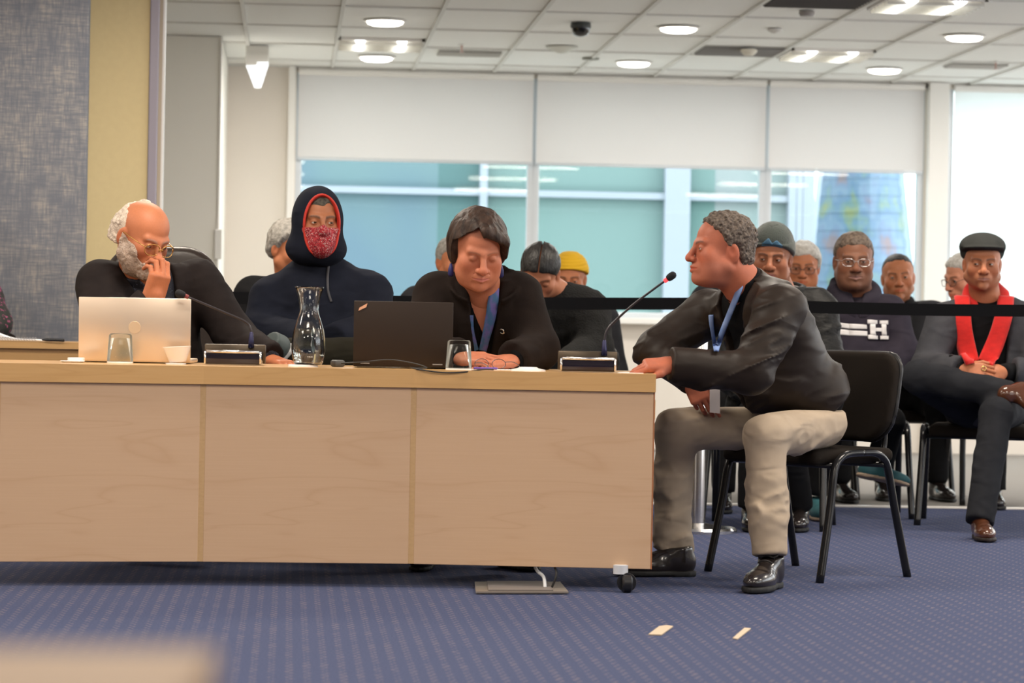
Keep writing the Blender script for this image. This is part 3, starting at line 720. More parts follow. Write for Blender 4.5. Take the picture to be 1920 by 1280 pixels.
for i in range(8):
    Fc += [[18 + 2 * i, 18 + 2 * i + 2, 18 + 2 * i + 3, 18 + 2 * i + 1], [2 * i, 2 * i + 1, 2 * i + 3, 2 * i + 2], [2 * i, 2 * i + 2, 20 + 2 * i, 18 + 2 * i], [2 * i + 1, 19 + 2 * i, 21 + 2 * i, 2 * i + 3]]
Fc += [[0, 18, 19, 1], [16, 17, 35, 34]]
raw_obj('pages', V, Fc, M_PAPER, nb_)
sp_ = MB()
for i in range(14): sp_.tube([(p[0] - .10 + i * .012 + .004 * math.cos(q_), p[1] - .042, p[2] + .012 + .006 * math.sin(q_)) for q_ in np.linspace(0, 5.5, 8)], .0012, 5)
sp_.build('spiral', M_GREYM, nb_)
p = ATZ(100, 12.66, .804); tag(MB().tube([p + V3(-.05, 0, 0), p + V3(-.03, 0, .001), p + V3(.045, .0, 0), p + V3(.05, 0, 0)], [.003, .0075, .0075, .006], 10).build('marker_pen', M_BLACKP, smooth=False),
    'black marker pen lying on the side counter', 'pen')

# ------------------------------------------------------------------ things on the desk
def DT(px, d): return ATZ(px, d, ZD)
def laptop(name, lab, pts, d, tilt, m_lid, m_base, depth=.235, corner=.012):
    """pts: pixel corners of the lid's back: top-left, top-right, bottom-right, bottom-left"""
    bl, br = DT(pts[3][0], d), DT(pts[2][0], d); xax = nrm(br - bl); wd = np.linalg.norm(br - bl); hgt = (pts[3][1] - pts[0][1]) / F * d / math.cos(tilt)
    back = nrm(np.cross(V3(0, 0, 1), xax)); c_ = (bl + br) / 2; Rz = np.stack([xax, back, V3(0, 0, 1)], 1)
    t = thing(name, lab, 'laptop', c_)
    MB().box(c_ + back * (depth / 2) + V3(0, 0, .011), (wd, depth, .014), R=Rz, bev=.004).build('base', m_base, t, auto=40)
    lid = MB().box((0, 0, hgt / 2), (wd, .006, hgt), bev=.0028, seg=2)
    Rl = Rz @ rotx(tilt)
    o = raw_obj('lid', np.array(lid.v) @ Rl.T + c_ + V3(0, 0, .008), lid.f, m_lid, t)
    o.data.polygons.foreach_set('use_smooth', np.ones(len(o.data.polygons), bool)); o.data.set_sharp_from_angle(angle=.7)
    def on_lid(u, v, y=-.0034): return Rl @ V3((u - .5) * wd, y, v * hgt) + c_ + V3(0, 0, .008)
    return t, o, on_lid, Rl, wd, hgt
M_SILV = mat('silver_aluminium', (.82, .68, .54), .36, .7, bump=((300, 300, 300), .05, .0005))  # warm tint puts the wood's reflection into the base colour
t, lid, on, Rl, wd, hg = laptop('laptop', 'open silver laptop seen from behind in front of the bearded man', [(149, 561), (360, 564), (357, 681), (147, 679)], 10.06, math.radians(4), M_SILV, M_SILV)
c_ = on(.5, .53, -.0033); MB().lathe([(.0, 0), (.022, 0), (.022, .0006), (0, .0006)], (0, 0, 0), 28).v
mb = MB().lathe([(.022, 0), (.0215, .0007), (0, .0008)], (0, 0, 0), 30, R=rotx(math.pi / 2)); raw_obj('lid_emblem', np.array(mb.v) @ Rl.T + c_, mb.f, mat('worn_emblem', (.80, .61, .42), .45, .55), lid)
M_LAPB = mat('dark_laptop', (.034, .0235, .018), .55, .0, .2, bump=((400, 400, 400), .1, .0005))
t, lid, on, Rl, wd, hg = laptop('laptop', 'open dark brown laptop seen from behind in front of the woman', [(660, 564), (846, 566), (848, 687), (662, 685)], 9.95, math.radians(3), M_LAPB, M_BLACKP)
q = [on(.045, .845), on(.125, .905), on(.135, .965), on(.055, .895)]
MB().slab([x for x in q], Rl @ V3(0, -.0008, 0)).build('badge', mat('orange_badge', (.80, .42, .25), .5), lid)
for (u0, u1) in ((.075, .165), (.8, .9)):
    q = [on(u0, .03), on(u1, .03), on(u1, .045), on(u0, .045)]; MB().slab(q, Rl @ V3(0, -.0008, 0)).build('hinge', M_GREYM, lid)

M_GLASS = mat('clear_glass', (.96, .98, .97), .02, trans=1.0, ior=1.46)
m, nt, b = nodes_of('thin_glass'); L = nt.links.new      # thin-walled tumblers: clear face-on, rims whitened with diffuse as painted highlights
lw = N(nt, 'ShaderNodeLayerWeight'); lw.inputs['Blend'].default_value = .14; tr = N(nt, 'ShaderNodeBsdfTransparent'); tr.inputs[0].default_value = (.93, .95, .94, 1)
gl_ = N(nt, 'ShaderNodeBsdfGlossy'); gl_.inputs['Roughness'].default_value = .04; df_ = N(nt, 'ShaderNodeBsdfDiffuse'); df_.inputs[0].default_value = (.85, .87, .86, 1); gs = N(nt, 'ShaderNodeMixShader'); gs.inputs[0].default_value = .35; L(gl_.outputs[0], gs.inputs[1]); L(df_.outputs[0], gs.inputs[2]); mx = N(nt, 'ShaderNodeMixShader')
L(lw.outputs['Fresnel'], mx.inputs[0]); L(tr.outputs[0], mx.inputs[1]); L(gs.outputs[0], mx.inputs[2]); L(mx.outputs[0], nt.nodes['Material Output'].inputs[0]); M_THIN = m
M_WATER = mat('water', (.95, .98, 1.0), .0, trans=1.0, ior=1.33)
M_CERAM = mat('white_china', (.88, .84, .82), .25)
def coaster(px, d, r, lab, name='coaster', h=.005):
    p = DT(px, d); tag(MB().lathe([(r, 0), (r, h * .7), (r * .97, h), (0, h)], p, 28).build(name, M_CERAM, None, auto=40), lab, 'coaster'); return p + V3(0, 0, h)
def tumbler(px, d, lab):
    p = coaster(px + 3, d, .046, 'thin white coaster under the ' + lab); t = thing('glass_tumbler', lab, 'glass', p, 'upturned tumblers')
    H = .098; r0, r1 = .045, .039        # upside down: open rim at the bottom
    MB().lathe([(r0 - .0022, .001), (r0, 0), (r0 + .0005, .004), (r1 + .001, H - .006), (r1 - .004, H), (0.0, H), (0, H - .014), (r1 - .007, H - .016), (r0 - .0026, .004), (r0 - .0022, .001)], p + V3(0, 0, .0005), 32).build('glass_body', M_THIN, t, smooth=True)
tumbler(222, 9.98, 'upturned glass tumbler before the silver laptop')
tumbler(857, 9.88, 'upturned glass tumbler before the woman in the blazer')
p = coaster(568, 9.92, .052, 'white coaster under the water carafe', h=.008)
t = thing('carafe', 'glass carafe half full of water on the desk', 'carafe', p)
S_ = 1 / F * 9.92
prof = [(0, .006), (.046, .005), (.051, .012), (.056, .035), (.060, .062), (.059, .09), (.053, .125), (.044, .155), (.036, .178), (.0325, .195), (.034, .215), (.040, .245), (.048, .268), (.0505, .276)]
o_ = [(r, z - .005) for (r, z) in prof]; i_ = [(max(r - .0026, 0), z - .001) for (r, z) in prof]; p2 = p + V3(.018, 0, 0)
MB().lathe(o_ + [(.049, .2715)] + [(r, z) for (r, z) in i_[::-1][1:]], p2, 36).build('glass_body', M_GLASS, t, smooth=True)
wl = [(max(r - .0024, 0), z - .0005) for (r, z) in prof if z < .128]
MB().lathe(wl + [(wl[-1][0], .1255), (0, .1255)], p2, 36).build('water', M_WATER, t, smooth=False).data.set_sharp_from_angle(angle=.8)
o_.clear()
# white cup, slightly tipped, and stacked white lids
p = coaster(330, 9.93, .036, 'small white coaster under the tipped cup')
t = thing('cup', 'small white tapering cup standing askew before the silver laptop', 'cup', p)
MB().lathe([(0, 0), (.028, 0), (.030, .003), (.040, .03), (.0495, .054), (.0475, .0545), (.038, .031), (.027, .005), (0, .005)], p + V3(.006, 0, .003), 32, R=roty(-.075)).build('bowl', M_CERAM, t, auto=50)
p = DT(136, 9.95); t = thing('saucer', 'white saucer with a round lid on it at the left of the desk', 'saucer', p)
MB().lathe([(.036, 0), (.043, .004), (.042, .006), (0, .005)], p, 28).build('plate', M_CERAM, t, auto=40)
MB().lathe([(.030, .006), (.030, .015), (.027, .017), (0, .017)], p + V3(.012, .005, 0), 28).build('lid', M_CERAM, t, auto=40)
p = DT(990, 9.93); t = thing('saucer', 'upturned white saucer beside the folded spectacles', 'saucer', p)
MB().lathe([(.062, 0), (.060, .005), (.036, .010), (.030, .014), (0, .014)], p, 30).build('plate', M_CERAM, t, auto=40)
# paper under hands
def sheet(pxs, d0, d1, lab, z=.0015, col=M_PAPER):
    q = [DT(pxs[0], d0), DT(pxs[1], d0), DT(pxs[1] + pxs[2], d1), DT(pxs[0] + pxs[2], d1)]
    tag(MB().slab(q, V3(0, 0, z)).build('paper_sheet', col), lab, 'paper')
sheet((878, 975, 8), 9.98, 10.24, 'white paper sheet under the woman\'s hands')
sheet((1158, 1206, 4), 9.86, 10.0, 'small white paper under the hand of the man in profile')
p = DT(915, 9.93) + V3(0, 0, .006); tag(MB().tube([p + V3(-.05, 0, 0), p + V3(.03, .01, 0), p + V3(.036, .01, 0)], [.004, .004, .0015], 8).build('pen', mat('purple_pen', (.16, .10, .45), .3)), 'purple pen beside the upturned tumbler by the woman', 'pen')
# folded reading glasses on the paper
p = DT(935, 9.95) + V3(0, 0, .004)
rg = thing('reading_glasses', 'open reading glasses lying on papers before the woman', 'glasses', p)
M_WIRE = mat('dark_wire', (.05, .045, .05), .3, .6); fr = MB()
for s_ in (-1, 1):
    c_ = p + V3(-.03 + s_ * .03, 0, .018)
    fr.tube([c_ + V3(.024 * math.cos(a), .004 * math.sin(a), .017 * math.sin(a)) for a in np.linspace(0, 2 * math.pi, 20)[:-1]], .0013, 6, closed=True)
fr.build('rim', M_WIRE, rg)
for s_, q in ((0, p + V3(.024, 0, .025)), (1, p + V3(-.085, 0, .02))):
    MB().tube(spline([q, q + V3(.03, .05, .0), q + V3(.055, .11, -.012), q + V3(.06, .13, -.022)], 5), .0014, 6).build('temple', M_WIRE, rg)
# cables and adapter
M_CABLE = mat('black_cable', (.02, .019, .019), .5)
pa_ = thing('power_adapter', 'grey cable plug lump beside the carafe', 'adapter', DT(633, 10.0))
p = DT(633, 10.0); MB().box(p + V3(0, 0, .013), (.04, .05, .024), R=rotz(.4), bev=.008).build('body', mat('adapter_grey', (.10, .10, .10), .5), pa_, auto=40)
cab = [DT(640, 9.96) + V3(0, 0, .014), DT(680, 9.93) + V3(0, 0, .02), DT(730, 9.90) + V3(0, 0, .03), DT(775, 9.87) + V3(0, 0, .020), DT(800, 9.84) + V3(0, 0, .006), DT(780, 9.80) + V3(0, 0, .004), DT(770, 9.775) + V3(0, 0, .006), DT(790, 9.752) + V3(0, -.003, .000), DT(830, 9.748) + V3(0, -.004, -.008), DT(870, 9.752) + V3(0, -.004, -.005), DT(905, 9.78) + V3(0, -.002, .004), DT(925, 9.83) + V3(0, 0, .004)]
tag(MB().tube(spline(cab, 8), .0026, 8).build('laptop_cable', M_CABLE, smooth=True), 'thin black cable looping over the front edge of the desk', 'cable')

# conference microphones
M_GLOSSB = mat('gloss_black', (.012, .010, .022), .12, coat=.6); M_RED = mat('red_light_ring', (.9, .05, .05), .3, emis=(1, .05, .06, 1.6))
M_FOAM = mat('foam_black', (.012, .012, .014), .9, bump=((600, 600, 600), .6, .001))
def mic(px0, px1, pyb, d, neck, lab, lit):
    """px0..px1 base width, neck: pixel+depth polyline of the gooseneck up to the capsule"""
    l, r = DT(px0, d), DT(px1, d); c_ = (l + r) / 2; wd = np.linalg.norm(r - l); R_ = rotz(math.atan2(r[1] - l[1], r[0] - l[0]))
    t = thing('conference_microphone', lab, 'microphone', c_, 'gooseneck microphones')
    bk = R_ @ V3(0, 1, 0)
    MB().box(c_ + bk * .055 + V3(0, 0, .027), (wd, .11, .048), R=R_, bev=.008, seg=3).build('base', M_GLOSSB, t, auto=40)
    MB().box(c_ + bk * .09 + V3(0, 0, .040), (wd * 1.07, .016, .066), R=R_, bev=.004).build('rear_plate', mat('bronze_plate', (.10, .075, .05), .3, .5), t, auto=40)
    MB().tube([c_ - R_ @ V3(wd * .46, 0, 0) + V3(0, 0, .047) - bk * .0, c_ + R_ @ V3(wd * .46, 0, 0) + V3(0, 0, .047)], .006, 10).build('front_bar', M_CHROME, t, smooth=True)
    for s_ in (-1, 1): MB().tube([c_ + R_ @ V3(s_ * wd * .48, -.001, .006), c_ + R_ @ V3(s_ * wd * .48, -.001, .047)], .004, 8).build('corner_post', M_CHROME, t, smooth=True)
    pts = [P(*q) for q in neck]; foot = pts[0]
    MB().tube([foot + V3(0, 0, -.022), foot, foot + V3(0, 0, .03), foot + V3(0, 0, .034)], [.011, .010, .007, .005], 12).build('socket', mat('socket_blue', (.03, .03, .08), .25, .4), t, smooth=True)
    crv = spline(pts, 10); tip = crv[-1]; dr = nrm(crv[-1] - crv[-4])
    MB().tube(crv, np.linspace(.0048, .0040, len(crv)), 10).build('gooseneck', mat('neck_metal', (.05, .045, .05), .35, .5), t, smooth=True)
    MB().tube([tip, tip + dr * .013], .0078, 14).build('light_ring', M_RED if lit else mat('ring_dim', (.22, .05, .05), .3), t, smooth=False)
    MB().tube([tip + dr * .012, tip + dr * .016, tip + dr * .026, tip + dr * .040, tip + dr * .046, tip + dr * .049], [.007, .0115, .0135, .0130, .009, .003], 16).build('windscreen', M_FOAM, t, smooth=True)
mic(1050, 1155, 694, 9.86, [(1133, 655, 9.93), (1137, 622, 9.93), (1155, 600, 9.93), (1195, 565, 9.9), (1246, 527, 9.86)], 'gooseneck microphone with glowing red ring before the man in profile', True)
mic(382, 490, 683, 9.95, [(471, 640, 10.02), (470, 618, 10.02), (460, 603, 10.02), (420, 585, 10.0), (353, 557, 9.97)], 'gooseneck microphone bent towards the bearded man', False)

# ------------------------------------------------------------------ floor box, tape, foreground desk
a = [PZ(x, y, .004) for (x, y) in ((892, 1112), (1066, 1112), (1050, 1093), (890, 1093))]
fbx = thing('floor_box', 'metal floor socket box with open lid under the desk', 'floor box', a[0])
MB().slab(a, V3(0, 0, .006)).build('plate', mat('box_metal', (.30, .26, .22), .4, .5), fbx)
b4 = [a[0] + (a[1] - a[0]) * .14 + V3(0, .02, .006), a[0] + (a[1] - a[0]) * .84 + V3(0, .02, .006), a[3] + (a[2] - a[3]) * .84 + V3(0, -.02, .006), a[3] + (a[2] - a[3]) * .14 + V3(0, -.02, .006)]
MB().slab(b4, V3(0, 0, .004)).build('lid', mat('box_lid', (.16, .14, .13), .6), fbx)
c1 = PZ(1022, 1102, .01); c0 = P(1003, 1060, c1[1] + .12)
tag(MB().tube(spline([c0 + V3(0, .1, .12), c0, (c0 + c1) / 2 + V3(.012, 0, 0), c1], 6), .006, 8).build('floor_cable', mat('white_cable', (.62, .64, .66), .5), smooth=True), 'pale cable dropping from the desk into the floor box', 'cable')
c2 = c1 + V3(.025, .02, .0); tag(MB().tube(spline([c0 + V3(.05, .1, .14), c0 + V3(.055, .0, .03), c2 + V3(.015, 0, .05), c2], 6), .004, 8).build('floor_cable', M_CABLE, smooth=True), 'black cable dropping from the desk into the floor box', 'cable')
M_TAPE = mat('beige_tape', (.55, .44, .32), .7)
for k, (q, lab) in enumerate([([(1216, 1190), (1240, 1191), (1262, 1175), (1250, 1173), (1236, 1175)], 'larger torn strip of beige tape on the blue carpet'),
                              ([(1374, 1197), (1383, 1199), (1408, 1179), (1396, 1178)], 'narrower strip of beige tape on the blue carpet')]):
    tag(MB().slab([PZ(x, y, .001) for (x, y) in q], V3(0, 0, .003)).build('tape_strip', M_TAPE), lab, 'tape', 'tape strips on the carpet')
p1, p2, p3 = PZ(-420, 1213, ZD), PZ(405, 1216, ZD), PZ(330, 1330, ZD)
fd = thing('near_desk', 'blurred corner of a wooden desk close to the camera at lower left', 'desk', ((p1[0] + p2[0]) / 2, (p1[1] + p3[1]) / 2, 0))
e_ = (p3 - p2) * 2.6
MB().prism([tuple((p1 + e_)[:2]), tuple((p2 + e_)[:2]), tuple(p2[:2]), tuple(p1[:2])], ZD - .04, ZD).build('worktop', wood('near_worktop', (.70, .45, .25), (.74, .48, .275), (.64, .40, .21), rough=.6), fd)
for (u, v_) in ((.12, .12), (.88, .12), (.12, .88), (.88, .88)):
    q = p1 + (p2 - p1) * u + e_ * v_; MB().box((q[0], q[1], (ZD - .04) / 2), (.04, .04, ZD - .04), bev=.004).build('leg', M_GREYM, fd)

# ------------------------------------------------------------------ belt barrier
def stanchion(x, y, lab):
    t = thing('barrier_post', lab, 'barrier post', (x, y, 0), 'belt barrier posts')
    MB().lathe([(.175, 0), (.175, .012), (.165, .022), (.06, .034), (.035, .04)], (x, y, 0), 40).build('base', M_CHROME, t, auto=30)
    MB().lathe([(.0315, .03), (.0315, .93), (.030, .935)], (x, y, 0), 28).build('pole', M_CHROME, t, auto=30)
    MB().lathe([(.033, .935), (.036, .94), (.036, 1.055), (.033, 1.065), (0, 1.068)], (x, y, 0), 28).build('head', M_BLACKP, t, auto=30)
sp0 = PZ(1341, 997, 0); sp0 = V3(ATZ(1312, np.dot(sp0 - CAM, FWD), .5)[0], sp0[1], 0)
M_BELT = mat('black_belt_webbing', (.009, .009, .010), .85, spec=.08)
bd = float(np.dot(sp0 - CAM, FWD))
stanchion(sp0[0], sp0[1], 'chrome belt barrier post behind the man in profile')
lt, rt = ATZ(272, bd, 0), ATZ(2200, bd + .1, 0)
stanchion(lt[0], lt[1], 'chrome belt barrier post hidden behind the bearded man'); 
def belt(p0, p1, z0, z1, lab):
    v = nrm(np.append((p1 - p0)[:2], 0)); nn = V3(-v[1], v[0], 0) * .0012; a, b_ = p0 + v * .034, p1 - v * .034; n0 = 12; V = []; Fc = []
    for i in range(n0 + 1):
        u = i / n0; q = a + (b_ - a) * u; sag = -.012 * math.sin(math.pi * u); zc = z0 + (z1 - z0) * u + sag
        for (s_, hh) in ((-1, -.027), (1, -.027), (1, .027), (-1, .027)): V.append((q[0] + nn[0] * s_, q[1] + nn[1] * s_, zc + hh))
    for i in range(n0):
        for k in range(4): Fc.append([4 * i + k, 4 * i + (k + 1) % 4, 4 * i + 4 + (k + 1) % 4, 4 * i + 4 + k])
    Fc += [[3, 2, 1, 0], [4 * n0, 4 * n0 + 1, 4 * n0 + 2, 4 * n0 + 3]]
    tag(raw_obj('barrier_belt', V, Fc, M_BELT), lab, 'belt', 'barrier belts')
belt(V3(lt[0], lt[1], 0), V3(sp0[0], sp0[1], 0), 1.012, 1.02, 'black barrier belt stretched across behind the desk')
belt(V3(sp0[0], sp0[1], 0), V3(rt[0], rt[1], 0), 1.02, 1.03, 'black barrier belt running right in front of the seated audience')
stanchion(rt[0], rt[1], 'chrome belt barrier post beyond the right edge')

# ------------------------------------------------------------------ chairs
M_CHF = mat('dark_brown_upholstery', (.016, .0125, .010), .9, spec=.1, bump=((500, 500, 500), .4, .001))
M_CHS = mat('chair_shell', (.014, .014, .015), .4)
M_CHT = mat('black_tube', (.010, .010, .011), .22)
def make_chair():
    t = thing('visitor_chair', 'black upholstered visitor chair', 'chair', (0, 0, 0))
    def seat(p):
        q = p.copy(); q[:, 2] = q[:, 2] - .45 + .02 * np.clip((-q[:, 1] - .12) / .12, 0, 2) ** 2 * .5
        return rbx(q, (0, 0, 0), (.235, .225, .028), .026) + .004 * 0
    sdf_obj('seat', seat, (-.26, -.25, .38), (.26, .25, .52), .010, M_CHF, t)
    def backf(p, half, yo):
        q = p.copy(); z = q[:, 2] - .665; y = q[:, 1] - .235 - z * .16 + .25 * q[:, 0] ** 2 - yo
        wv = half[0] - .035 * np.clip(-z / .16, 0, 1) ** 2
        dx = np.abs(q[:, 0]) - wv + .085; dz = np.abs(z) - half[2] + .085
        d2 = np.sqrt(np.maximum(dx, 0) ** 2 + np.maximum(dz, 0) ** 2) + np.minimum(np.maximum(dx, dz), 0) - .085
        return smax(d2, np.abs(y) - half[1], .02)
    sdf_obj('backrest', lambda p: backf(p, (.238, .022, .168), -.012), (-.27, .1, .44), (.27, .36, .9), .010, M_CHF, t)
    sdf_obj('back_shell', lambda p: backf(p, (.245, .010, .175), .014), (-.27, .1, .44), (.27, .36, .9), .010, M_CHS, t)
    for s in (-1, 1):
        x = s * .262
        MB().tube(spline([(x * 1.06, -.235, 0), (x * 1.02, -.175, .26), (x, -.150, .40), (x, -.118, .445), (x, -.07, .462), (x, 0, .464)], 6), .0165, 12, flat=(.8, 1.0)).build('leg', M_CHT, t, smooth=True)
        MB().tube(spline([(x * 1.06, .255, 0), (x * 1.02, .185, .26), (x, .150, .40), (x, .118, .445), (x, .07, .462), (x, 0, .464)], 6), .0165, 12, flat=(.8, 1.0)).build('leg', M_CHT, t, smooth=True)
        MB().tube(spline([(s * .16, .12, .425), (s * .16, .20, .43), (s * .16, .245, .47), (s * .16, .25, .60)], 6), .011, 10).build('back_support', M_CHT, t, smooth=True)
    MB().tube([(-.262, -.13, .418), (.262, -.13, .418)], .011, 10).build('cross_bar', M_CHT, t, smooth=True)
    MB().tube([(-.262, .13, .418), (.262, .13, .418)], .011, 10).build('cross_bar', M_CHT, t, smooth=True)
    return t
CHAIR0 = make_chair(); CHAIR_N = [0]
def place_chair(x, y, yaw, lab):
    o = CHAIR0 if CHAIR_N[0] == 0 else copy_tree(CHAIR0); CHAIR_N[0] += 1
    o.location = (x, y, 0); o.rotation_euler = (0, 0, yaw); tag(o, lab, 'chair', 'black visitor chairs'); return o

# ------------------------------------------------------------------ people: heads, hands, shoes, clothes
M_SKIN = mat('skin', (.5, .3, .2), .50, spec=.35, vcol=True, bump=((260, 260, 260), .12, .001))
M_EYE = mat('eye', (1, 1, 1), .08, vcol=True, coat=.4)
def hairmat(name, c1, c2, rough=.55, sc=(70, 70, 70), bs=.7): return mat(name, c1, rough, noise=(sc, c2, .32, .68), bump=((sc[0] * 2.2, sc[1] * 2.2, sc[2] * 2.2), bs, .004), spec=.3)
def cloth(name, c1, c2=None, rough=.85, sheen=.0, bs=.35, sc=420, spec=.12, fold=.55):
    return add_folds(mat(name, c1, rough, noise=((16, 16, 16), c2 or tuple(x * .8 for x in c1), .3, .7), bump=((sc, sc, sc), bs, .0012), sheen=0.0, spec=spec), fold)
def add_folds(m, fold, sc=(7, 7, 17)):
    nt = m.node_tree; L = nt.links.new; b = nt.nodes['Principled BSDF']
    tc = N(nt, 'ShaderNodeTexCoord'); mp = N(nt, 'ShaderNodeMapping'); mp.inputs['Scale'].default_value = sc; mp.inputs['Rotation'].default_value = (.5, .45, .3); L(tc.outputs['Object'], mp.inputs[0])
    n = N(nt, 'ShaderNodeTexNoise', noise_type='RIDGED_MULTIFRACTAL'); n.inputs['Scale'].default_value = 1; n.inputs['Detail'].default_value = 1.5; n.inputs['Distortion'].default_value = .6; L(mp.outputs[0], n.inputs['Vector'])
    bp = N(nt, 'ShaderNodeBump'); bp.inputs['Strength'].default_value = fold; bp.inputs['Distance'].default_value = .012; L(n.outputs[0], bp.inputs['Height'])
    old = b.inputs['Normal'].links[0].from_node if b.inputs['Normal'].links else None
    if old: L(bp.outputs[0], old.inputs['Normal'])
    else: L(bp.outputs[0], b.inputs['Normal'])
    return m

def mirror(p): q = p.copy(); q[:, 0] = np.abs(q[:, 0]); return q
EYEC = V3(.0315, -.0755, -.001)
def head_field(h):
    """the head in its own frame: face towards -y, eyes at z 0, crown +.115, chin -.115"""
    w, jw, nw, fat, op, lip = h.get('w', 1), h.get('jaw', 1), h.get('nose', 1), h.get('fat', 0), h.get('open', 1), h.get('lip', 1)
    nb = h['neck_local']; nr = h.get('neck_r', .058); br = h.get('brow', 1)
    def f(p):
        q = mirror(p)
        d = ell(p, (0, .014, .036), (.0755 * w, .097, .080))
        d = smin(d, ell(q, (0, -.026, -.028), (.0655 * w, .062, .088)), .02)
        d = smin(d, cap(q, (0, -.062, -.094), (.050 * jw, .004, -.058), .019, .023), .022)
        d = smin(d, sph(q, (.041 * w, -.055, -.026), .023 + .005 * fat), .02)
        if fat: d = smin(d, ell(q, (0, -.034, -.098), (.052 * jw, .05, .03 * fat + .008)), .03); d = smin(d, ell(q, (.04, -.04, -.065), (.028, .03, .03)), .03)
        d = smin(d, cap(q, (0, -.083, .015), (.040, -.071, .020), .0125 * br, .0115 * br), .012)
        d = smin(d, ell(p, (0, -.073, -.063), (.034, .0265, .027)), .014)
        d = smin(d, sph(p, (0, -.077, -.099), .0165 + .002 * jw), .014)
        d = smax(d, -sph(q, (.0325, -.1005, -.002), .0165), .012)
        d = smin(d, cap(p, (0, -.088, .008), (0, -.1075, -.028), .0080, .0105 * nw), .008)
        d = smin(d, sph(p, (0, -.1095, -.034), .0122 * nw), .006)
        d = smin(d, sph(q, (.0130 * nw, -.0985, -.0375), .0085 * nw), .006)
        d = smax(d, -sph(q, (.0066 * nw, -.1065, -.0455), .0038), .003)
        lid = sph(q, EYEC, .0131)
        if op > 0: lid = smax(lid, -ell(q, EYEC + V3(0, -.013, h.get('lid', -.0014)), (.0128, .010, .0036 * op)), .0012)
        else: lid = smax(lid, -cap(q, EYEC + V3(-.011, -.0108, -.0062), EYEC + V3(.012, -.0085, -.0062), .0016, .0012), .001)
        d = smin(d, lid, .0035)
        mo = h.get('mouth', 0)
        d = smin(d, cap(q, (0, -.0995, -.0615), (.023, -.0875, -.0658), .0050 * lip, .0028), .004)
        d = smin(d, cap(q, (0, -.0978, -.0730 - mo), (.020, -.0875, -.0685 - mo * .4), .0062 * lip, .003), .004)
        d = smax(d, -cap(q, (0, -.1065, -.0672 - mo * .5), (.027, -.0895, -.0668), .0020 + mo * .5, .0016), .0022)
        R = rotz(-.30) @ roty(.10) @ rotx(.18)
        e = ell(q, (.0735 * w, .018, -.010), (.0075, .0195, .0310), R); e = smax(e, -ell(q, (.0825 * w, .010, -.007), (.007, .0100, .0165), R), .004)
        d = smin(d, e, .006)
        d = smin(d, cap(p, (0, .022, -.045), nb, nr * .97, nr * 1.1), .03)
        for x in h.get('wrinkle', []): d = smax(d, -cap(q, x[0], x[1], x[2], x[2] * .6), .003)
        return d
    return f
def head_cols(h):
    sk = np.array(h['skin']) * V3(.92, .71, .60); lipc = np.array(h.get('lipc', sk * V3(.95, .62, .62))); brow = np.array(h.get('browc', (.03, .022, .018)))
    stub = np.array(h.get('stubc', (.05, .045, .045))); sa = h.get('stub', 0.0); bth = h.get('browt', 1.0)
    def c(V):
        q = mirror(V); n = vnoise(V, 40, 3)[:, None]; n2 = vnoise(V, 300, 5)[:, None]
        C = sk * (1 + .06 * n + .05 * n2)
        red = np.exp(-(((q - V3(.043, -.07, -.032)) / .022) ** 2).sum(1)) * .5 + np.exp(-(((q - V3(0, -.112, -.036)) / .018) ** 2).sum(1)) * .6 + np.exp(-(((q - V3(.08, .015, -.01)) / .025) ** 2).sum(1)) * .5
        C = C * (1 - red[:, None] * (1 - V3(1.08, .82, .80)))
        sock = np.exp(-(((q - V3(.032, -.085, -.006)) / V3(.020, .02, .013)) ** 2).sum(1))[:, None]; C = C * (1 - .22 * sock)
        if sa > 0:
            m = np.clip((-.040 - V[:, 2]) / .012, 0, 1) * np.clip((.03 - V[:, 1]) / .02, 0, 1) * np.clip((V[:, 2] + .135) / .02, 0, 1)
            mus = np.clip(1 - np.abs(V[:, 2] + .054) / .008, 0, 1) * np.clip((.03 - q[:, 0]) / .01, 0, 1)
            m = np.clip(np.maximum(m * np.clip(1.2 - np.exp(-(((q - V3(.03, -.085, -.05)) / .02) ** 2).sum(1)), 0, 1), mus), 0, 1) * sa * (.75 + .25 * n2[:, 0])
            C = C * (1 - m[:, None]) + stub * m[:, None]
        lm = np.exp(-(np.maximum(0, cap(q, (0, -.101, -.0665 - h.get('mouth', 0) * .5), (.022, -.089, -.067), .0062 * h.get('lip', 1) + h.get('mouth', 0) * .5, .0028)) / .0016) ** 2)[:, None]
        C = C * (1 - lm) + lipc * lm
        bz = .0150 + .006 * np.sin(np.clip((q[:, 0] - .010) / .042, 0, 1) * 2.6) + h.get('browz', 0)
        bm = np.clip(1.4 - np.abs(V[:, 2] - bz) / (.0042 * bth * (1.15 - np.clip((q[:, 0] - .012) / .05, 0, 1) * .6)), 0, 1) * np.clip((q[:, 0] - .009) / .004, 0, 1) * np.clip((.052 - q[:, 0]) / .006, 0, 1) * (V[:, 1] < -.03)
        bm = (bm * h.get('browa', .85) * (.8 + .2 * n2[:, 0]))[:, None]; C = C * (1 - bm) + brow * bm
        hs = h.get('scalp')
        if hs: m = np.clip((hs[0](V)) / .01, 0, 1)[:, None] * hs[2]; C = C * (1 - m) + np.array(hs[1]) * m
        return np.clip(C, 0, 1)
    return c
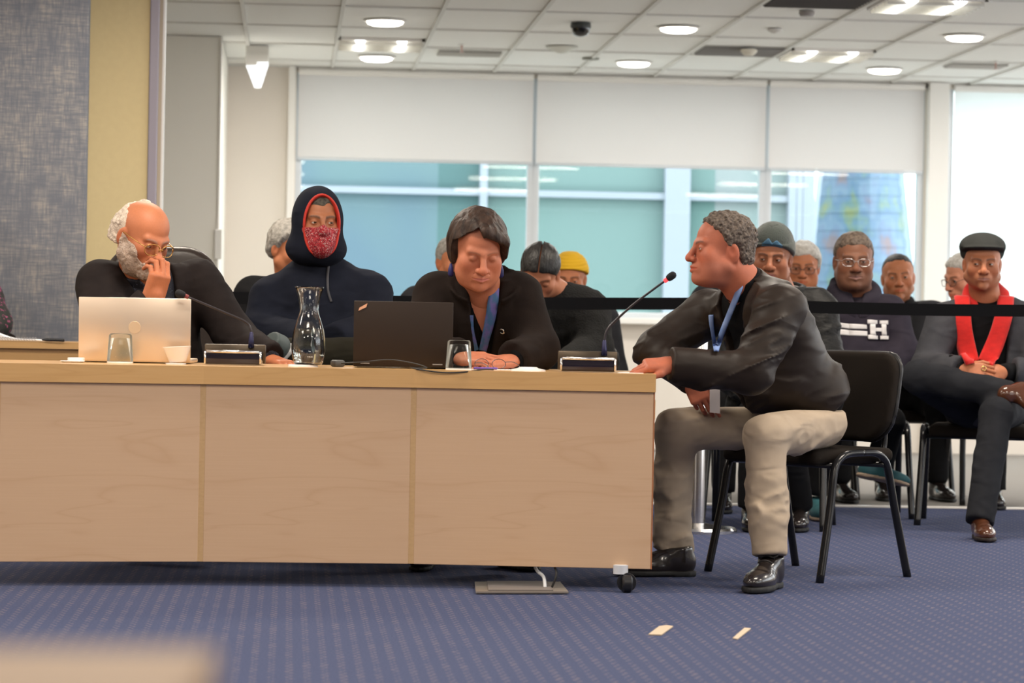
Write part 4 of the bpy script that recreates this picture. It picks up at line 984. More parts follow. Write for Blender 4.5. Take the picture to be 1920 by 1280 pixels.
def eyeball(h, s, gaze, Rw, hc, sc, parent):
    n, m = 20, 14; V = []; 
    for i in range(m + 1):
        th = math.pi * i / m
        for j in range(n): ph = 2 * math.pi * j / n; V.append((math.sin(th) * math.cos(ph), math.sin(th) * math.sin(ph), math.cos(th)))
    V = np.array(V); g = nrm(gaze); ax = nrm(np.cross(g, (0, 0, 1))); up = np.cross(ax, g); B = np.stack([ax, up, g], 1)
    cs = V[:, 2]; C = np.where((cs > .985)[:, None], V3(.006, .005, .005), np.where((cs > .86)[:, None], np.array(h.get('iris', (.06, .03, .015))), V3(.46, .41, .37)))
    # pole of the sphere along the gaze, rings bunched towards it
    L_ = (V @ B.T) * .0117 + EYEC * V3(s, 1, 1); Fc = []
    for i in range(m):
        for j in range(n): Fc.append([i * n + j, i * n + (j + 1) % n, (i + 1) * n + (j + 1) % n, (i + 1) * n + j][::-1])
    return raw_obj('eye', hc + (L_ * sc) @ Rw.T, np.array(Fc)[:, ::-1], M_EYE, parent, True, C)

def hand_field(wr, dr, nv, thumb, curls, s=1.0, spread=.05, thumb_pts=None, fore=.12, el=None):
    """thumb: +1 / -1 the side of the thumb along cross(dir, back-of-hand); curls: five tuples index..pinky bends towards the palm"""
    Y = nrm(dr); Z = nrm(np.asarray(nv) - Y * np.dot(nv, Y)); X = np.cross(Y, Z) * thumb; B = np.stack([X, Y, Z], 1); wr = np.asarray(wr, float)
    fb_ = [(.029, .090), (.0095, .096), (-.0105, .091), (-.0285, .081)]; fl_ = [(.043, .026, .022), (.047, .030, .023), (.043, .028, .022), (.034, .021, .019)]
    ch = []
    for i in range(4):
        p0 = V3(fb_[i][0], fb_[i][1], -.001); a = 0; pts = [p0 - V3(0, .03, 0), p0]; sx = (1.5 - i) * spread
        for k in range(3):
            a += curls[i][k]; dv = V3(math.sin(sx) * math.cos(a), math.cos(sx) * math.cos(a), -math.sin(a)); p0 = p0 + dv * fl_[i][k]; pts.append(p0)
        ch.append((pts, [.0098, .0100, .0088, .0080, .0070] if i < 3 else [.0088, .0088, .0076, .0068, .006]))
    th = thumb_pts or [(.022, .018, -.006), (.046, .050, -.014), (.055, .080, -.018), (.053, .105, -.020)]
    ev = nrm((np.asarray(el) - wr) @ B) * fore if el is not None else V3(0, -fore, 0)
    def f(p):
        q = (p - wr) @ B / s
        qz = q * V3(1, 1, 1.22)
        d = cap(qz, ev, (0, .0, 0), .036, .028); d = smin(d, cap(qz, (0, 0, 0), (0, .02, 0), .028, .028), .01)
        d = smin(d, rbx(q, (0, .052, 0), (.041, .048, .0145), .0138), .018)
        d = smin(d, ell(q, (.024, .036, -.008), (.020, .036, .016)), .012)
        tt = None
        for k in range(3):
            c_ = cap(q, th[k], th[k + 1], (.0145, .0118, .0100)[k], (.0118, .0100, .0085)[k]); tt = c_ if tt is None else smin(tt, c_, .005)
        d = smin(d, tt, .008)
        for pts, rr in ch:
            c_ = None
            for k in range(4):
                e = cap(q, pts[k], pts[k + 1], rr[k], rr[k + 1]); c_ = e if c_ is None else smin(c_, e, .003)
            d = smin(d, c_, .0028)
        return d * s
    R = .23 * s
    return f, wr + Y * .05 * s - R, wr + Y * .05 * s + R
def hand_cols(sk):
    def c(V): return np.clip(np.array(sk) * V3(.93, .69, .57) * (1 + .08 * vnoise(V, 60, 2)[:, None] + .05 * vnoise(V, 260, 4)[:, None]), 0, 1)
    return c

def shoe_parts(t, heel, dr, mt, ms, s=1.0, h=.0055, laces=None, boot=False, up=(0, 0, 1)):
    """heel: point on the ground under the back of the heel; dr: way the toe points"""
    Z = nrm(up); Y = nrm(np.asarray(dr) - Z * np.dot(dr, Z)); X = np.cross(Y, Z); B = np.stack([X, Y, Z], 1); heel = np.asarray(heel, float)
    def half(y): return np.interp(y, [0, .03, .10, .19, .25, .285, .30], [.020, .034, .034, .047, .041, .022, .004])
    def up_(p):
        q = (p - heel) @ B / s
        d = ell(q, (0, .185, .035), (.047, .115, .040)); d = smin(d, ell(q, (0, .055, .050), (.037, .058, .055)), .03)
        d = smin(d, cap(q, (0, .055, .05), (0, .055, .13 if boot else .095), .040, .043), .02); d = smin(d, cap(q, (0, .09, .075), (0, .17, .055), .032, .026), .02)
        d = smax(d, .012 - q[:, 2], .004); 
        if not boot: d = smax(d, q[:, 2] - .105 + .1 * np.clip(q[:, 1] - .06, -1, .2), .004)
        return d * s
    def so_(p):
        q = (p - heel) @ B / s
        d = np.maximum(np.abs(q[:, 0]) - half(q[:, 1]) - .003, np.maximum(-q[:, 1], q[:, 1] - .302)); zt = .022; zb = np.where(q[:, 1] < .085, 0, .004)
        return smax(d, np.maximum(q[:, 2] - zt, zb - q[:, 2]), .004) * s
    c_ = heel + (Y * .15 + Z * .06) * s; r = .22 * s
    o = sdf_obj('shoe', up_, c_ - r, c_ + r, h, mt, t); sdf_obj('sole', so_, c_ - r, c_ + r, h, ms, o)
    if laces:
        lb = MB()
        for k in range(4):
            y = .105 + k * .022; z = .104 - k * .014
            lb.tube(spline([heel + B @ V3(x, y + .004 * math.cos(x * 90), z + .006 - 16 * x * x) * s for x in (-.024, -.012, 0, .012, .024)], 4), .0032 * s, 6)
        for sg in (-1, 1): lb.tube(spline([heel + B @ V3(a * sg, y, z) * s for (a, y, z) in ((0, .10, .112), (.02, .095, .122), (.034, .10, .112), (.02, .108, .105), (0, .104, .112))], 4), .0028 * s, 6)
        lb.build('laces', laces, o, smooth=True)
    return o

def seated(hc, yaw, s=1.0, lean=0.0, **ov):
    """joints of a plain sitting pose under a head centre; side A is to the left of one who faces him"""
    f = V3(math.sin(yaw), -math.cos(yaw), 0); sd = V3(math.cos(yaw), math.sin(yaw), 0); hc = np.asarray(hc, float)
    J = {}; J['neck'] = hc - f * .03 * s + V3(0, 0, -.165 * s); pel = hc - f * (.06 + lean) ; pel[2] = .54; J['pelvis'] = pel
    for k, g in (('A', -1), ('B', 1)):
        J['sh' + k] = J['neck'] + sd * g * .178 * s + V3(0, 0, -.055 * s) - f * .005
        J['el' + k] = J['sh' + k] + sd * g * .055 + V3(0, 0, -.27 * s) + f * .03
        w = pel + sd * g * .07 + f * .27; w[2] = .66; J['wr' + k] = w
        h = pel + sd * g * .09; h[2] = .52; J['hip' + k] = h
        n = h + f * .44 + sd * g * .06; n[2] = .53; J['kn' + k] = n
        a = n + f * .02; a[2] = .10; J['an' + k] = a
    for k, v in ov.items(): J[k] = np.asarray(v, float)
    return J
def frame_of(J):
    up = nrm(J['neck'] - J['pelvis']); sd = J['shB'] - J['shA']; sd = nrm(sd - up * np.dot(sd, up)); fw = np.cross(sd, up); return sd, fw, up
def folds(p, amp, seed, sc=(5, 5, 15)):
    """patchy thin ridges like pulled cloth"""
    q = np.stack([p[:, 0] + .55 * p[:, 2], p[:, 1] - .3 * p[:, 2], p[:, 2] - .45 * p[:, 0] + .2 * p[:, 1]], 1)
    r1 = (1 - np.abs(vnoise(q, sc, seed))) ** 3; r2 = (1 - np.abs(vnoise(q * V3(1, 1, -1) + V3(.3, 0, 0), tuple(1.9 * x for x in sc), seed + 1))) ** 4
    m = np.clip(vnoise(p, 5.0, seed + 2) * 1.2 + .55, .1, 1)
    return -amp * m * (r1 + .5 * r2) + amp * .25
def top_field(J, o=.0, bulk=1.0, belly=1.0, amp=0.0, seed=1.0, sleeve=1.0, armend=0.0, hem=None, arms='AB', shr=1.0, necko=0.0):
    sd, fw, up = frame_of(J); R = np.stack([sd, -fw, up], 1); L = np.linalg.norm(J['neck'] - J['pelvis']); pe, ne = J['pelvis'], J['neck']
    def f(p):
        d = ell(p, pe + (ne - pe) * .66 - fw * .005, np.array([.172 * bulk, .118 * bulk, .42 * L]), R)
        d = smin(d, ell(p, pe + (ne - pe) * .32 + fw * .022 * belly, np.array([.160 * bulk, .125 * bulk * (.6 + .4 * belly), .36 * L]), R), .06)
        d = smin(d, ell(p, pe, np.array([.178 * bulk, .135 * bulk, .14]), R), .05)
        for k in 'AB':
            d = smin(d, cap(p, ne - up * .030, J['sh' + k] - up * .006, .056 + necko, .050 * shr), .04)
            if k in arms:
                w = J['wr' + k] + nrm(J['el' + k] - J['wr' + k]) * armend
                e = nrm(J['el' + k] - w); fa = smax(cap(p, J['el' + k], w - e * .05, .048 * sleeve, .038 * sleeve), -((p - w) @ e), .004)
                a = smin(cap(p, J['sh' + k], J['el' + k], .056 * sleeve * shr, .049 * sleeve), fa, .03)
                d = smin(d, a, .035)
        d = d - o
        if amp: d = d + folds(p, amp, seed)
        if hem is not None: d = smax(d, hem - (p - pe) @ up, .01)
        return d
    return f
def v_cut(J, length, w0, u0=0.0, lapel=.0, depth=0.0):
    """open front of a jacket: signed region, negative inside the opening"""
    sd, fw, up = frame_of(J); ne = J['neck']
    def g(p):
        q = p - ne; u = q @ sd - u0; v = q @ up; w = q @ fw
        half = w0 * np.clip((v + length) / length, 0, 1.35) ** 1.0
        return np.maximum(np.abs(u) - half, depth - w), u, v, w
    return g
def leg_field(J, o=0.0, bulk=1.0, amp=.004, seed=2.0, thigh=.085, knee=.066, hem=.056, endup=.0, legs='AB'):
    def f(p):
        d = ell(p, J['pelvis'] + V3(0, 0, -.01), V3(.178 * bulk, .150 * bulk, .125))
        for k in legs:
            a = J['an' + k] + nrm(J['kn' + k] - J['an' + k]) * endup
            e = nrm(J['kn' + k] - a); l = smin(cap(p, J['hip' + k], J['kn' + k], thigh * bulk, knee * bulk), smax(cap(p, J['kn' + k], a - e * .08, knee * .96 * bulk, hem), -((p - a) @ e), .004), .025); d = smin(d, l, .035)
        d = d - o
        if amp: d = d + folds(p, amp, seed, (8, 8, 14))
        return d
    return f
def bounds(pts, m): A = np.array(pts); return A.min(0) - m, A.max(0) + m
def jb(J, keys, m): return bounds([J[k] for k in keys], m)
TOPK = ('neck', 'pelvis', 'shA', 'shB', 'elA', 'elB', 'wrA', 'wrB'); LEGK = ('pelvis', 'hipA', 'hipB', 'knA', 'knB', 'anA', 'anB')
def euler_head(yaw, pitch, roll): return rotz(yaw) @ rotx(pitch) @ roty(roll)

class Person:
    def __init__(s, label, hc, yaw, pitch=0, roll=0, sc=1.0, J=None, byaw=None, hs=.0026, **h):
        s.hc = np.asarray(hc, float); s.R = euler_head(math.radians(yaw), math.radians(pitch), math.radians(roll)); s.sc = sc
        s.J = J or seated(s.hc, math.radians(byaw if byaw is not None else yaw), h.pop('bsc', 1.0), h.pop('lean', 0.0))
        b = s.J['pelvis'].copy(); b[2] = 0.0; s.t = thing('person', label, 'person', b)
        s.h = h; h['neck_local'] = s.R.T @ (s.J['neck'] - s.hc) / sc; s.hs = hs; s.bits = []; s.hf = head_field(h)
        nl = h['neck_local']; lo = np.minimum(V3(-.11, -.15, -.15), nl - .085); hi = np.maximum(V3(.11, .13, .14), nl + .085)
        hfun = s.hf
        V, Q = net(lambda p: smax(hfun(p), sph(p, nl, .0) - 9, .01), lo, hi, hs); C = head_cols(h)(V); s.bits.append((s.W(V), Q, C))
    def W(s, L): return s.hc + (np.asarray(L, float) * s.sc) @ s.R.T                   # head frame to world
    def Lc(s, p): return (p - s.hc) @ s.R / s.sc
    def hand(self, wr, dr, nv, thumb, curls, h=.003, **k):
        f, lo, hi = hand_field(wr, dr, nv, thumb, curls, **k); V, Q = net(f, lo, hi, h); self.bits.append((V, Q, hand_cols(self.h['skin'])(V)))
    def body(s, legs=True):
        J = s.J; tf = top_field(J, -.026); lf = leg_field(J, -.026, .95, amp=0)
        lo, hi = jb(J, TOPK + LEGK, .2); V, Q = net(lambda p: smin(tf(p), lf(p), .03), lo, hi, .022); s.bits.append((V, Q, np.tile(np.array(s.h['skin']), (len(V), 1))))
        n = 0; VV = []; QQ = []; CC = []
        for (V, Q, C) in s.bits: VV.append(V); QQ.append(Q + n); CC.append(C); n += len(V)
        s.b = raw_obj('body', np.vstack(VV), np.vstack(QQ), M_SKIN, s.t, True, np.vstack(CC))
        if s.h.get('open', 1) > 0 and s.h.get('eyes', True):
            gz = s.h.get('gaze', (0, -1, 0))
            for e in (-1, 1): eyeball(s.h, e, V3(*gz), s.R, s.hc, s.sc, s.b)
        return s.b
    def on_head(s, name, f, m, lo=(-.14, -.18, -.17), hi=(.14, .17, .18), h=.0035, parent=None, cols=None):
        V, Q = net(f, lo, hi, h); return raw_obj(name, s.W(V), Q, m, parent or s.t, True, cols(V) if cols else None)
    def wear(s, name, f, m, keys=TOPK, h=.009, margin=.17, parent=None):
        lo, hi = jb(s.J, keys, margin); return sdf_obj(name, f, lo, hi, h, m, parent or s.t, soft=2)
    def tube(s, name, pts, r, m, n=8, parent=None, closed=False, flat=None): return MB().tube(s.W(pts), r * s.sc, n, closed=closed, flat=flat).build(name, m, parent or s.t, smooth=True)

HL_MAN = ([0, .5, .9, 1.2, 1.45, 1.75, 2.2, 3.15], [.074, .070, .050, .030, -.004, .008, -.030, -.060])
def hair_field(t=.010, line=HL_MAN, amp=.004, sc=60, seed=1.0, top=0.0, side=None, rec=None):
    phs, zs = line
    def f(p):
        ph = np.arctan2(np.abs(p[:, 0]), -(p[:, 1] - .012)); zl = np.interp(ph, phs, zs)
        zl = zl + .006 * vnoise(p, 70, seed + 7); tt = (t + top * np.clip(p[:, 2] / .09, 0, 1) + .003) * np.clip((p[:, 2] - zl) / .030, 0, 1) ** .6 - .003
        d = ell(p, (0, .014, .036), (.0755, .097, .080)); d = smin(d, ell(p, (0, .045, -.02), (.064, .060, .07)), .02) - tt
        n = vnoise(p, sc, seed) + .5 * vnoise(p, tuple(2.1 * x for x in np.broadcast_to(sc, 3)), seed + 3); d = d - amp * n
        return smax(d, zl - p[:, 2], .004)
    return f
def specs(pr, m_rim, rx=.0235, rz=.017, zc=-.006, y=-.102, half=False, rr=.0013, templ=True, lens=True, dz=0.0, wd=.079):
    """a pair of glasses on the nose"""
    g = pr.t; fr = MB(); q = []
    for s in (-1, 1):
        c_ = V3(s * .0325, y + .004, zc); pts = []
        for a in np.linspace(0, 2 * math.pi, 26)[:-1]:
            ca, sa = math.cos(a), math.sin(a); pts.append(c_ + V3(rx * np.sign(ca) * abs(ca) ** .8, .008 * (abs(ca) ** 2) * (1 if ca * s > 0 else -.1), rz * np.sign(sa) * abs(sa) ** .85))
        fr.tube(pr.W(pts), rr * pr.sc, 7, closed=True); q.append(pts)
    fr.tube(pr.W(spline([(-.0095, y + .002, zc + .003), (0, y - .002, zc + .006), (.0095, y + .002, zc + .003)], 5)), rr * pr.sc, 7)
    o = fr.build('spectacles', m_rim, g, smooth=True)
    if lens:
        for pts in q:
            n = len(pts); V = list(pts) + [np.mean(pts, 0)]; raw_obj('lens', pr.W(V), [[i, (i + 1) % n, n] for i in range(n)], mat('lens_glass', (.9, .92, .92), .05, alpha=1) if False else MATS.get('lens_pane') or pane_mat('lens_pane', (.93, .94, .94), .07), o)
    if templ:
        for s in (-1, 1): MB().tube(pr.W(spline([(s * .0555, y + .012, zc + .004), (s * .070, y + .03, zc + .008), (s * wd, -.02, zc + .010), (s * wd, .012, zc + .010), (s * (wd - .002), .028, zc - .006)], 5)), rr * pr.sc, 6).build('temple', m_rim, o, smooth=True)
    return o

# ------------------------------------------------------------------ man in profile at the right end of the desk
SK = dict(tan=(.50, .235, .135), brown=(.33, .165, .095), pink=(.56, .27, .175), fair=(.60, .33, .23), deep=(.235, .125, .078))
J = dict(neck=P(1402, 545, 10.30), pelvis=P(1503, 735, 10.50), shB=P(1466, 578, 10.10), shA=P(1325, 590, 10.55), elB=P(1408, 700, 9.98), wrB=P(1262, 682, 9.93),
         elA=P(1232, 655, 10.5), wrA=P(1296, 708, 10.36), hipB=P(1540, 792, 10.42), hipA=P(1490, 790, 10.68), knB=P(1436, 818, 10.05), knA=P(1266, 806, 10.42), anB=P(1442, 1010, 9.98), anA=P(1262, 995, 10.45))
pr = Person('seated man in profile in a dark jacket, khaki trousers and blue lanyard', P(1352, 468, 10.25), -80, -2, 0, 1.09, J=J, hs=.0024,
            skin=(.45, .180, .120), w=1.02, jaw=1.08, fat=.55, nose=1.05, lip=1.05, neck_r=.066, browc=(.06, .045, .04), stub=.22, stubc=(.22, .14, .12), gaze=(-.1, -1, -.02), iris=(.10, .08, .06), lid=-.0016, open=.62, mouth=.002)
hl = ([0, .35, .75, 1.05, 1.3, 1.52, 1.8, 2.2, 3.15], [.086, .082, .066, .050, .020, -.018, .004, -.050, -.070])
pr.on_head('hair', hair_field(.007, hl, .0045, (95, 95, 95), 2.0, top=.007), hairmat('curly_grey_hair', (.044, .033, .027), (.165, .13, .105), sc=(110, 110, 110)), h=.0026)
# hand flat on the desk, and the other hanging between the knees
pr.hand(J['wrB'], P(1150, 690, 9.90) - J['wrB'], V3(-.12, -.40, 1), -1, [(.22, .25, .2), (.35, .35, .3), (.45, .4, .3), (.5, .4, .3)], el=J['elB'], s=1.04, h=.0026)
pr.hand(J['wrA'], V3(.045, -.02, -.10) + .0 * J['wrA'], V3(-.3, -1, .15), -1, [(.25, .3, .25), (.55, .5, .3), (.7, .5, .3), (.8, .6, .4)], el=J['elA'], s=.98, h=.0028)
pr.body()
M_JK = add_folds(mat('dark_taupe_satin', (.022, .0150, .0112), .50, noise=((5, 5, 5), (.018, .0122, .0092), .3, .7), bump=((240, 240, 240), .15, .001), spec=.24), .6)
M_BLKSH = cloth('black_shirt', (.008, .008, .009))
tf0 = top_field(J, .002, 1.02, 1.7, .0, sleeve=1.0)
pr.wear('shirt', tf0, M_BLKSH, h=.011)
tf1 = top_field(J, .016, 1.05, 1.7, .018, 4.0, sleeve=1.22, armend=.0, shr=1.12, hem=-.04)
vc = v_cut(J, .40, .085, u0=-.015)
sdv, fwv, upv = frame_of(J)
def jk(p):
    reg, u, v, w = vc(p); d = tf1(p)
    # standing collar
    ne = J['neck']; q = p - (ne + upv * .005); rad = np.sqrt((q @ sdv) ** 2 + (q @ fwv) ** 2); hh = q @ upv
    col = np.maximum(np.abs(rad - .086 + .25 * hh) - .006, np.abs(hh - .018) - .026)
    d = smin(d, col, .012)
    return smax(d, -reg, .006)
jko = pr.wear('jacket', jk, M_JK, h=.0058)
ne = J['neck']
def shc(p):
    q = p - (ne + upv * .012); rad = np.sqrt((q @ sdv) ** 2 + (q @ fwv) ** 2); hh = q @ upv
    d = np.maximum(np.abs(rad - .076 + .22 * hh) - .005, np.abs(hh - .022) - .028)
    return smax(d, -(np.abs(q @ sdv) - np.where(q @ fwv > 0, np.maximum(hh + .012, 0) * .9, 0)), .004)
pr.wear('shirt_collar', shc, M_BLKSH, keys=('neck',), h=.0032, margin=.14)
# cuff
q = J['wrB'] + nrm(J['elB'] - J['wrB']) * .0; dv = nrm(J['elB'] - J['wrB'])
# trousers, belt, shoes
M_KHAKI = cloth('khaki_cotton', (.42, .335, .25), (.375, .30, .225), .8, bs=.25, fold=1.0)
lf = leg_field(J, .004, 1.0, .018, 3.0, thigh=.093, knee=.074, hem=.060, endup=-.06)
pr.wear('trousers', lambda p: smax(lf(p), (p[:, 2] - .62) * 1.0 - .0, .02), M_KHAKI, keys=LEGK, h=.0075)
def beltf(p):
    q = p - (J['pelvis'] + upv * .035); return smax(np.abs(tf0(p) + .002) - .008, np.abs(q @ upv) - .016, .003)
pr.wear('belt', beltf, mat('belt_leather', (.03, .022, .018), .4), keys=('pelvis',), h=.007, margin=.26)
M_SHOE = mat('black_leather', (.016, .012, .011), .22, coat=.35, bump=((90, 90, 90), .12, .002)); M_SOLE = mat('black_rubber', (.010, .010, .010), .7)
g1 = PZ(1447, 1083, 0); shoe_parts(pr.t, V3(J['anB'][0] + .035, J['anB'][1] + .06, 0), V3(-.42, -.9, 0), M_SHOE, M_SOLE, 1.08, .005, laces=mat('lace', (.012, .010, .010), .6))
g2 = PZ(1303, 1080, 0); shoe_parts(pr.t, g2, V3(-1, -.12, 0), M_SHOE, M_SOLE, 1.03, .006)
for k in 'AB':   # socks
    a = J['an' + k]; MB().tube([a + V3(0, 0, .06), V3(a[0], a[1], .06)], .036, 14).build('sock', M_BLKSH, pr.t, smooth=True)
# lanyard and badge
M_LAN = cloth('blue_lanyard', (.17, .27, .55), (.26, .36, .62), .6)
allf = top_field(J, .024, 1.05, 1.7, sleeve=1.22, shr=1.12)
V, Fc = ribbon_on(allf, [(1404, 497), (1396, 520), (1384, 550), (1370, 585), (1356, 620), (1347, 645), (1343, 658)], 9, 9.6, 10.9, .003, .002)
la = raw_obj('lanyard', V, Fc, M_LAN, pr.t, True)
V, Fc = ribbon_on(allf, [(1334, 590), (1335, 610), (1338, 635), (1342, 658)], 7, 9.6, 11.0, .003, .002)
raw_obj('lanyard', V, Fc, M_LAN, pr.t, True)
bdg = [P(a, b_, 10.22) for (a, b_) in ((1331, 727), (1350, 729), (1350, 775), (1331, 773))]
MB().slab(bdg, V3(0, .004, 0)).build('badge', mat('badge_plastic', (.55, .50, .48), .3), pr.t)
MB().tube([P(1341, 700, 10.22), P(1341, 728, 10.22)], .003, 6).build('badge_clip', M_GREYM, pr.t)
ch = (PZ(1340, 1070, 0) + PZ(1485, 1060, 0) + PZ(1540, 1093, 0) + PZ(1680, 1083, 0)) / 4
place_chair(ch[0], ch[1], math.radians(-47.6 - 4.5), 'black visitor chair under the man in profile')

# ------------------------------------------------------------------ bearded man at the left
J = dict(neck=P(262, 520, 10.72), pelvis=P(300, 770, 10.98), shA=P(188, 534, 10.66), shB=P(370, 528, 10.84), elA=P(196, 655, 10.42), wrA=P(284, 566, 10.42), elB=P(440, 628, 10.80), wrB=P(508, 676, 10.62))
D_ = seated(P(272, 447, 10.6), 0)
for k in ('hipA', 'hipB', 'knA', 'knB', 'anA', 'anB'): J[k] = D_[k] + V3(J['pelvis'][0] - D_['pelvis'][0], .32, 0)
for k in ('knA', 'knB', 'anA', 'anB'): J[k] = J[k] + V3(0, .05, 0)
def bald(V): return -1 + 0 * V[:, 0]
pr = Person('balding white-bearded man with glasses, hand on chin, in a black suit', P(269, 444, 10.58), 40, 24, 4, 1.10, J=J, hs=.0024,
            skin=(.53, .245, .140), w=1.03, jaw=1.02, nose=1.22, neck_r=.062, browc=(.40, .36, .33), browa=.5, gaze=(.3, -1, -.5), open=.75, lid=-.002,
            wrinkle=[((0, -.097, .045), (.035, -.085, .047), .0016), ((0, -.094, .058), (.035, -.08, .060), .0016), ((.018, -.098, -.040), (.030, -.078, -.062), .002)])
hl = ([0, .9, 1.25, 1.45, 1.6, 1.8, 2.2, 2.6, 3.15], [.25, .25, .10, .045, .018, .035, .02, .015, .012])
# white hair round the back and sides
def hr(p):
    ph = np.arctan2(np.abs(p[:, 0]), -(p[:, 1] - .012))
    d = ell(p, (0, .014, .036), (.0755, .097, .080)); d = smin(d, ell(p, (0, .045, -.02), (.064, .060, .07)), .02)
    lim = np.interp(p[:, 2], [-.02, .03, .07, .10], [1.52, 1.38, 1.75, 2.6]); tp = np.clip((ph - lim) / .45, 0, 1) ** .7; t = (.004 + .020 * np.clip((ph - 1.5) / .8, 0, 1) * np.clip((.075 - p[:, 2]) / .06, 0, 1) + .003) * tp - .003
    n = vnoise(p, 62, 2.0) + .6 * vnoise(p, 130, 4.0); d = d - t - .0055 * n * tp
    d = smax(d, 1.28 - ph + 1.8 * np.clip(p[:, 2] - .035, 0, 1) * 6, .0) if False else np.maximum(d, (np.interp(p[:, 2], [-.02, .03, .07, .10], [1.52, 1.38, 1.75, 2.6]) - ph) * .07)
    return smax(d, -.050 - p[:, 2], .008)
M_WHITEH = hairmat('white_hair', (.74, .64, .54), (.52, .43, .35), sc=(120, 120, 120), bs=.9)
pr.on_head('hair', hr, M_WHITEH, h=.0028)
hf = pr.hf
def beard(p):
    q = mirror(p); n = vnoise(p, 90, 3.0) + .6 * vnoise(p, 190, 5.0)
    chin = np.clip((-.03 - p[:, 2]) / .06, 0, 1)
    d = hf(p) - (.0025 + .007 * chin) - .0022 * n
    up = np.interp(q[:, 0], [0, .02, .035, .055, .07, .09], [-.049, -.050, -.066, -.050, -.008, .012])
    d = smax(d, p[:, 2] - up, .006); d = smax(d, p[:, 1] - .018, .006); d = smax(d, -.145 - p[:, 2], .01)
    return smax(d, -cap(q, (0, -.112, -.068), (.020, -.100, -.068), .0052, .003), .003)
pr.on_head('beard', beard, hairmat('white_beard', (.58, .47, .40), (.40, .29, .22), sc=(150, 150, 150), bs=.9), h=.0026)
specs(pr, mat('gold_tortoise', (.50, .27, .08), .25, .6), rx=.0275, rz=.020, zc=-.006, y=-.110, rr=.0019)
# right hand wrapped over mouth and chin
pr.hand(J['wrA'], P(304, 505, 10.40) - J['wrA'], V3(.62, -.78, -.12), 1, [(.55, 1.0, .6), (.6, 1.05, .6), (.65, 1.05, .6), (.7, 1.05, .6)], el=J['elA'], s=1.14, h=.0026, spread=.02, thumb_pts=[(.020, .018, -.006), (.040, .050, -.022), (.040, .080, -.036), (.034, .104, -.046)])
pr.hand(J['wrB'], V3(.10, -.12, -.02), V3(0, 0, 1), -1, [(.2, .2, .2)] * 4, el=J['elB'], s=1.0, h=.003)
pr.body()
M_SUIT = cloth('black_suit', (.0200, .0155, .0150), (.0145, .0112, .0112), .8)
M_SHIRTD = mat('dark_floral_shirt', (.010, .012, .022), .7, noise=((160, 160, 160), (.12, .14, .22), .60, .72))
tf0 = top_field(J, .004, 1.1, 1.3); pr.wear('shirt', tf0, M_SHIRTD, h=.011)
tf1 = top_field(J, .016, 1.10, 1.2, .010, 5.0, sleeve=1.22, armend=.02, shr=1.1, hem=-.1); vc = v_cut(J, .34, .085, u0=.03); sA, fA, uA = frame_of(J)
def jk2(p):
    reg, u, v, w = vc(p); d = tf1(p)
    d = d - .010 * np.clip(1 - np.abs(reg - .032) / .032, 0, 1) ** .3 * (w > 0) * (v > -.33) * (v < .02)
    return smax(d, -reg, .005)
pr.wear('jacket', jk2, M_SUIT, h=.0075)
ne = J['neck']; uu = nrm(pr.W((0, .02, -.06)) - ne)
def colr(p):
    q = p - (ne + uu * .01); hh = q @ uu; rad = np.linalg.norm(q - hh[:, None] * uu, axis=1)
    d = np.maximum(np.abs(rad - .080 + .18 * hh) - .006, np.abs(hh - .022) - .032); return smax(d, -(np.abs(q @ sA - .02) - np.where(q @ fA > 0, np.maximum(hh + .02, 0) * .6, 0)), .004)
pr.wear('shirt_collar', colr, M_SHIRTD, keys=('neck',), h=.005, margin=.15)
pr.wear('trousers', leg_field(J, .006, 1.05), M_SUIT, keys=LEGK, h=.013)
dv = nrm(J['elA'] - J['wrA']); c_ = J['wrA'] + dv * .022; ax = nrm(np.cross(dv, V3(0, 1, 0))); ay = np.cross(dv, ax); wt = MB()
for k in range(16):
    a = 2 * math.pi * k / 16; wt.box(c_ + (ax * math.cos(a) + ay * math.sin(a)) * .036, (.012, .012, .012), bev=.003)
wt.build('watch_bracelet', mat('silver_links', (.55, .55, .58), .2, 1.0), pr.t)
for k, (px, sx) in enumerate(((318, -1), (412, 1))):
    g = PZ(px, 1058, 0) + V3(0, .35, 0); shoe_parts(pr.t, g + V3(0, .1, 0), V3(sx * .5, -1, 0), M_SHOE, M_SOLE, 1.0, .009)
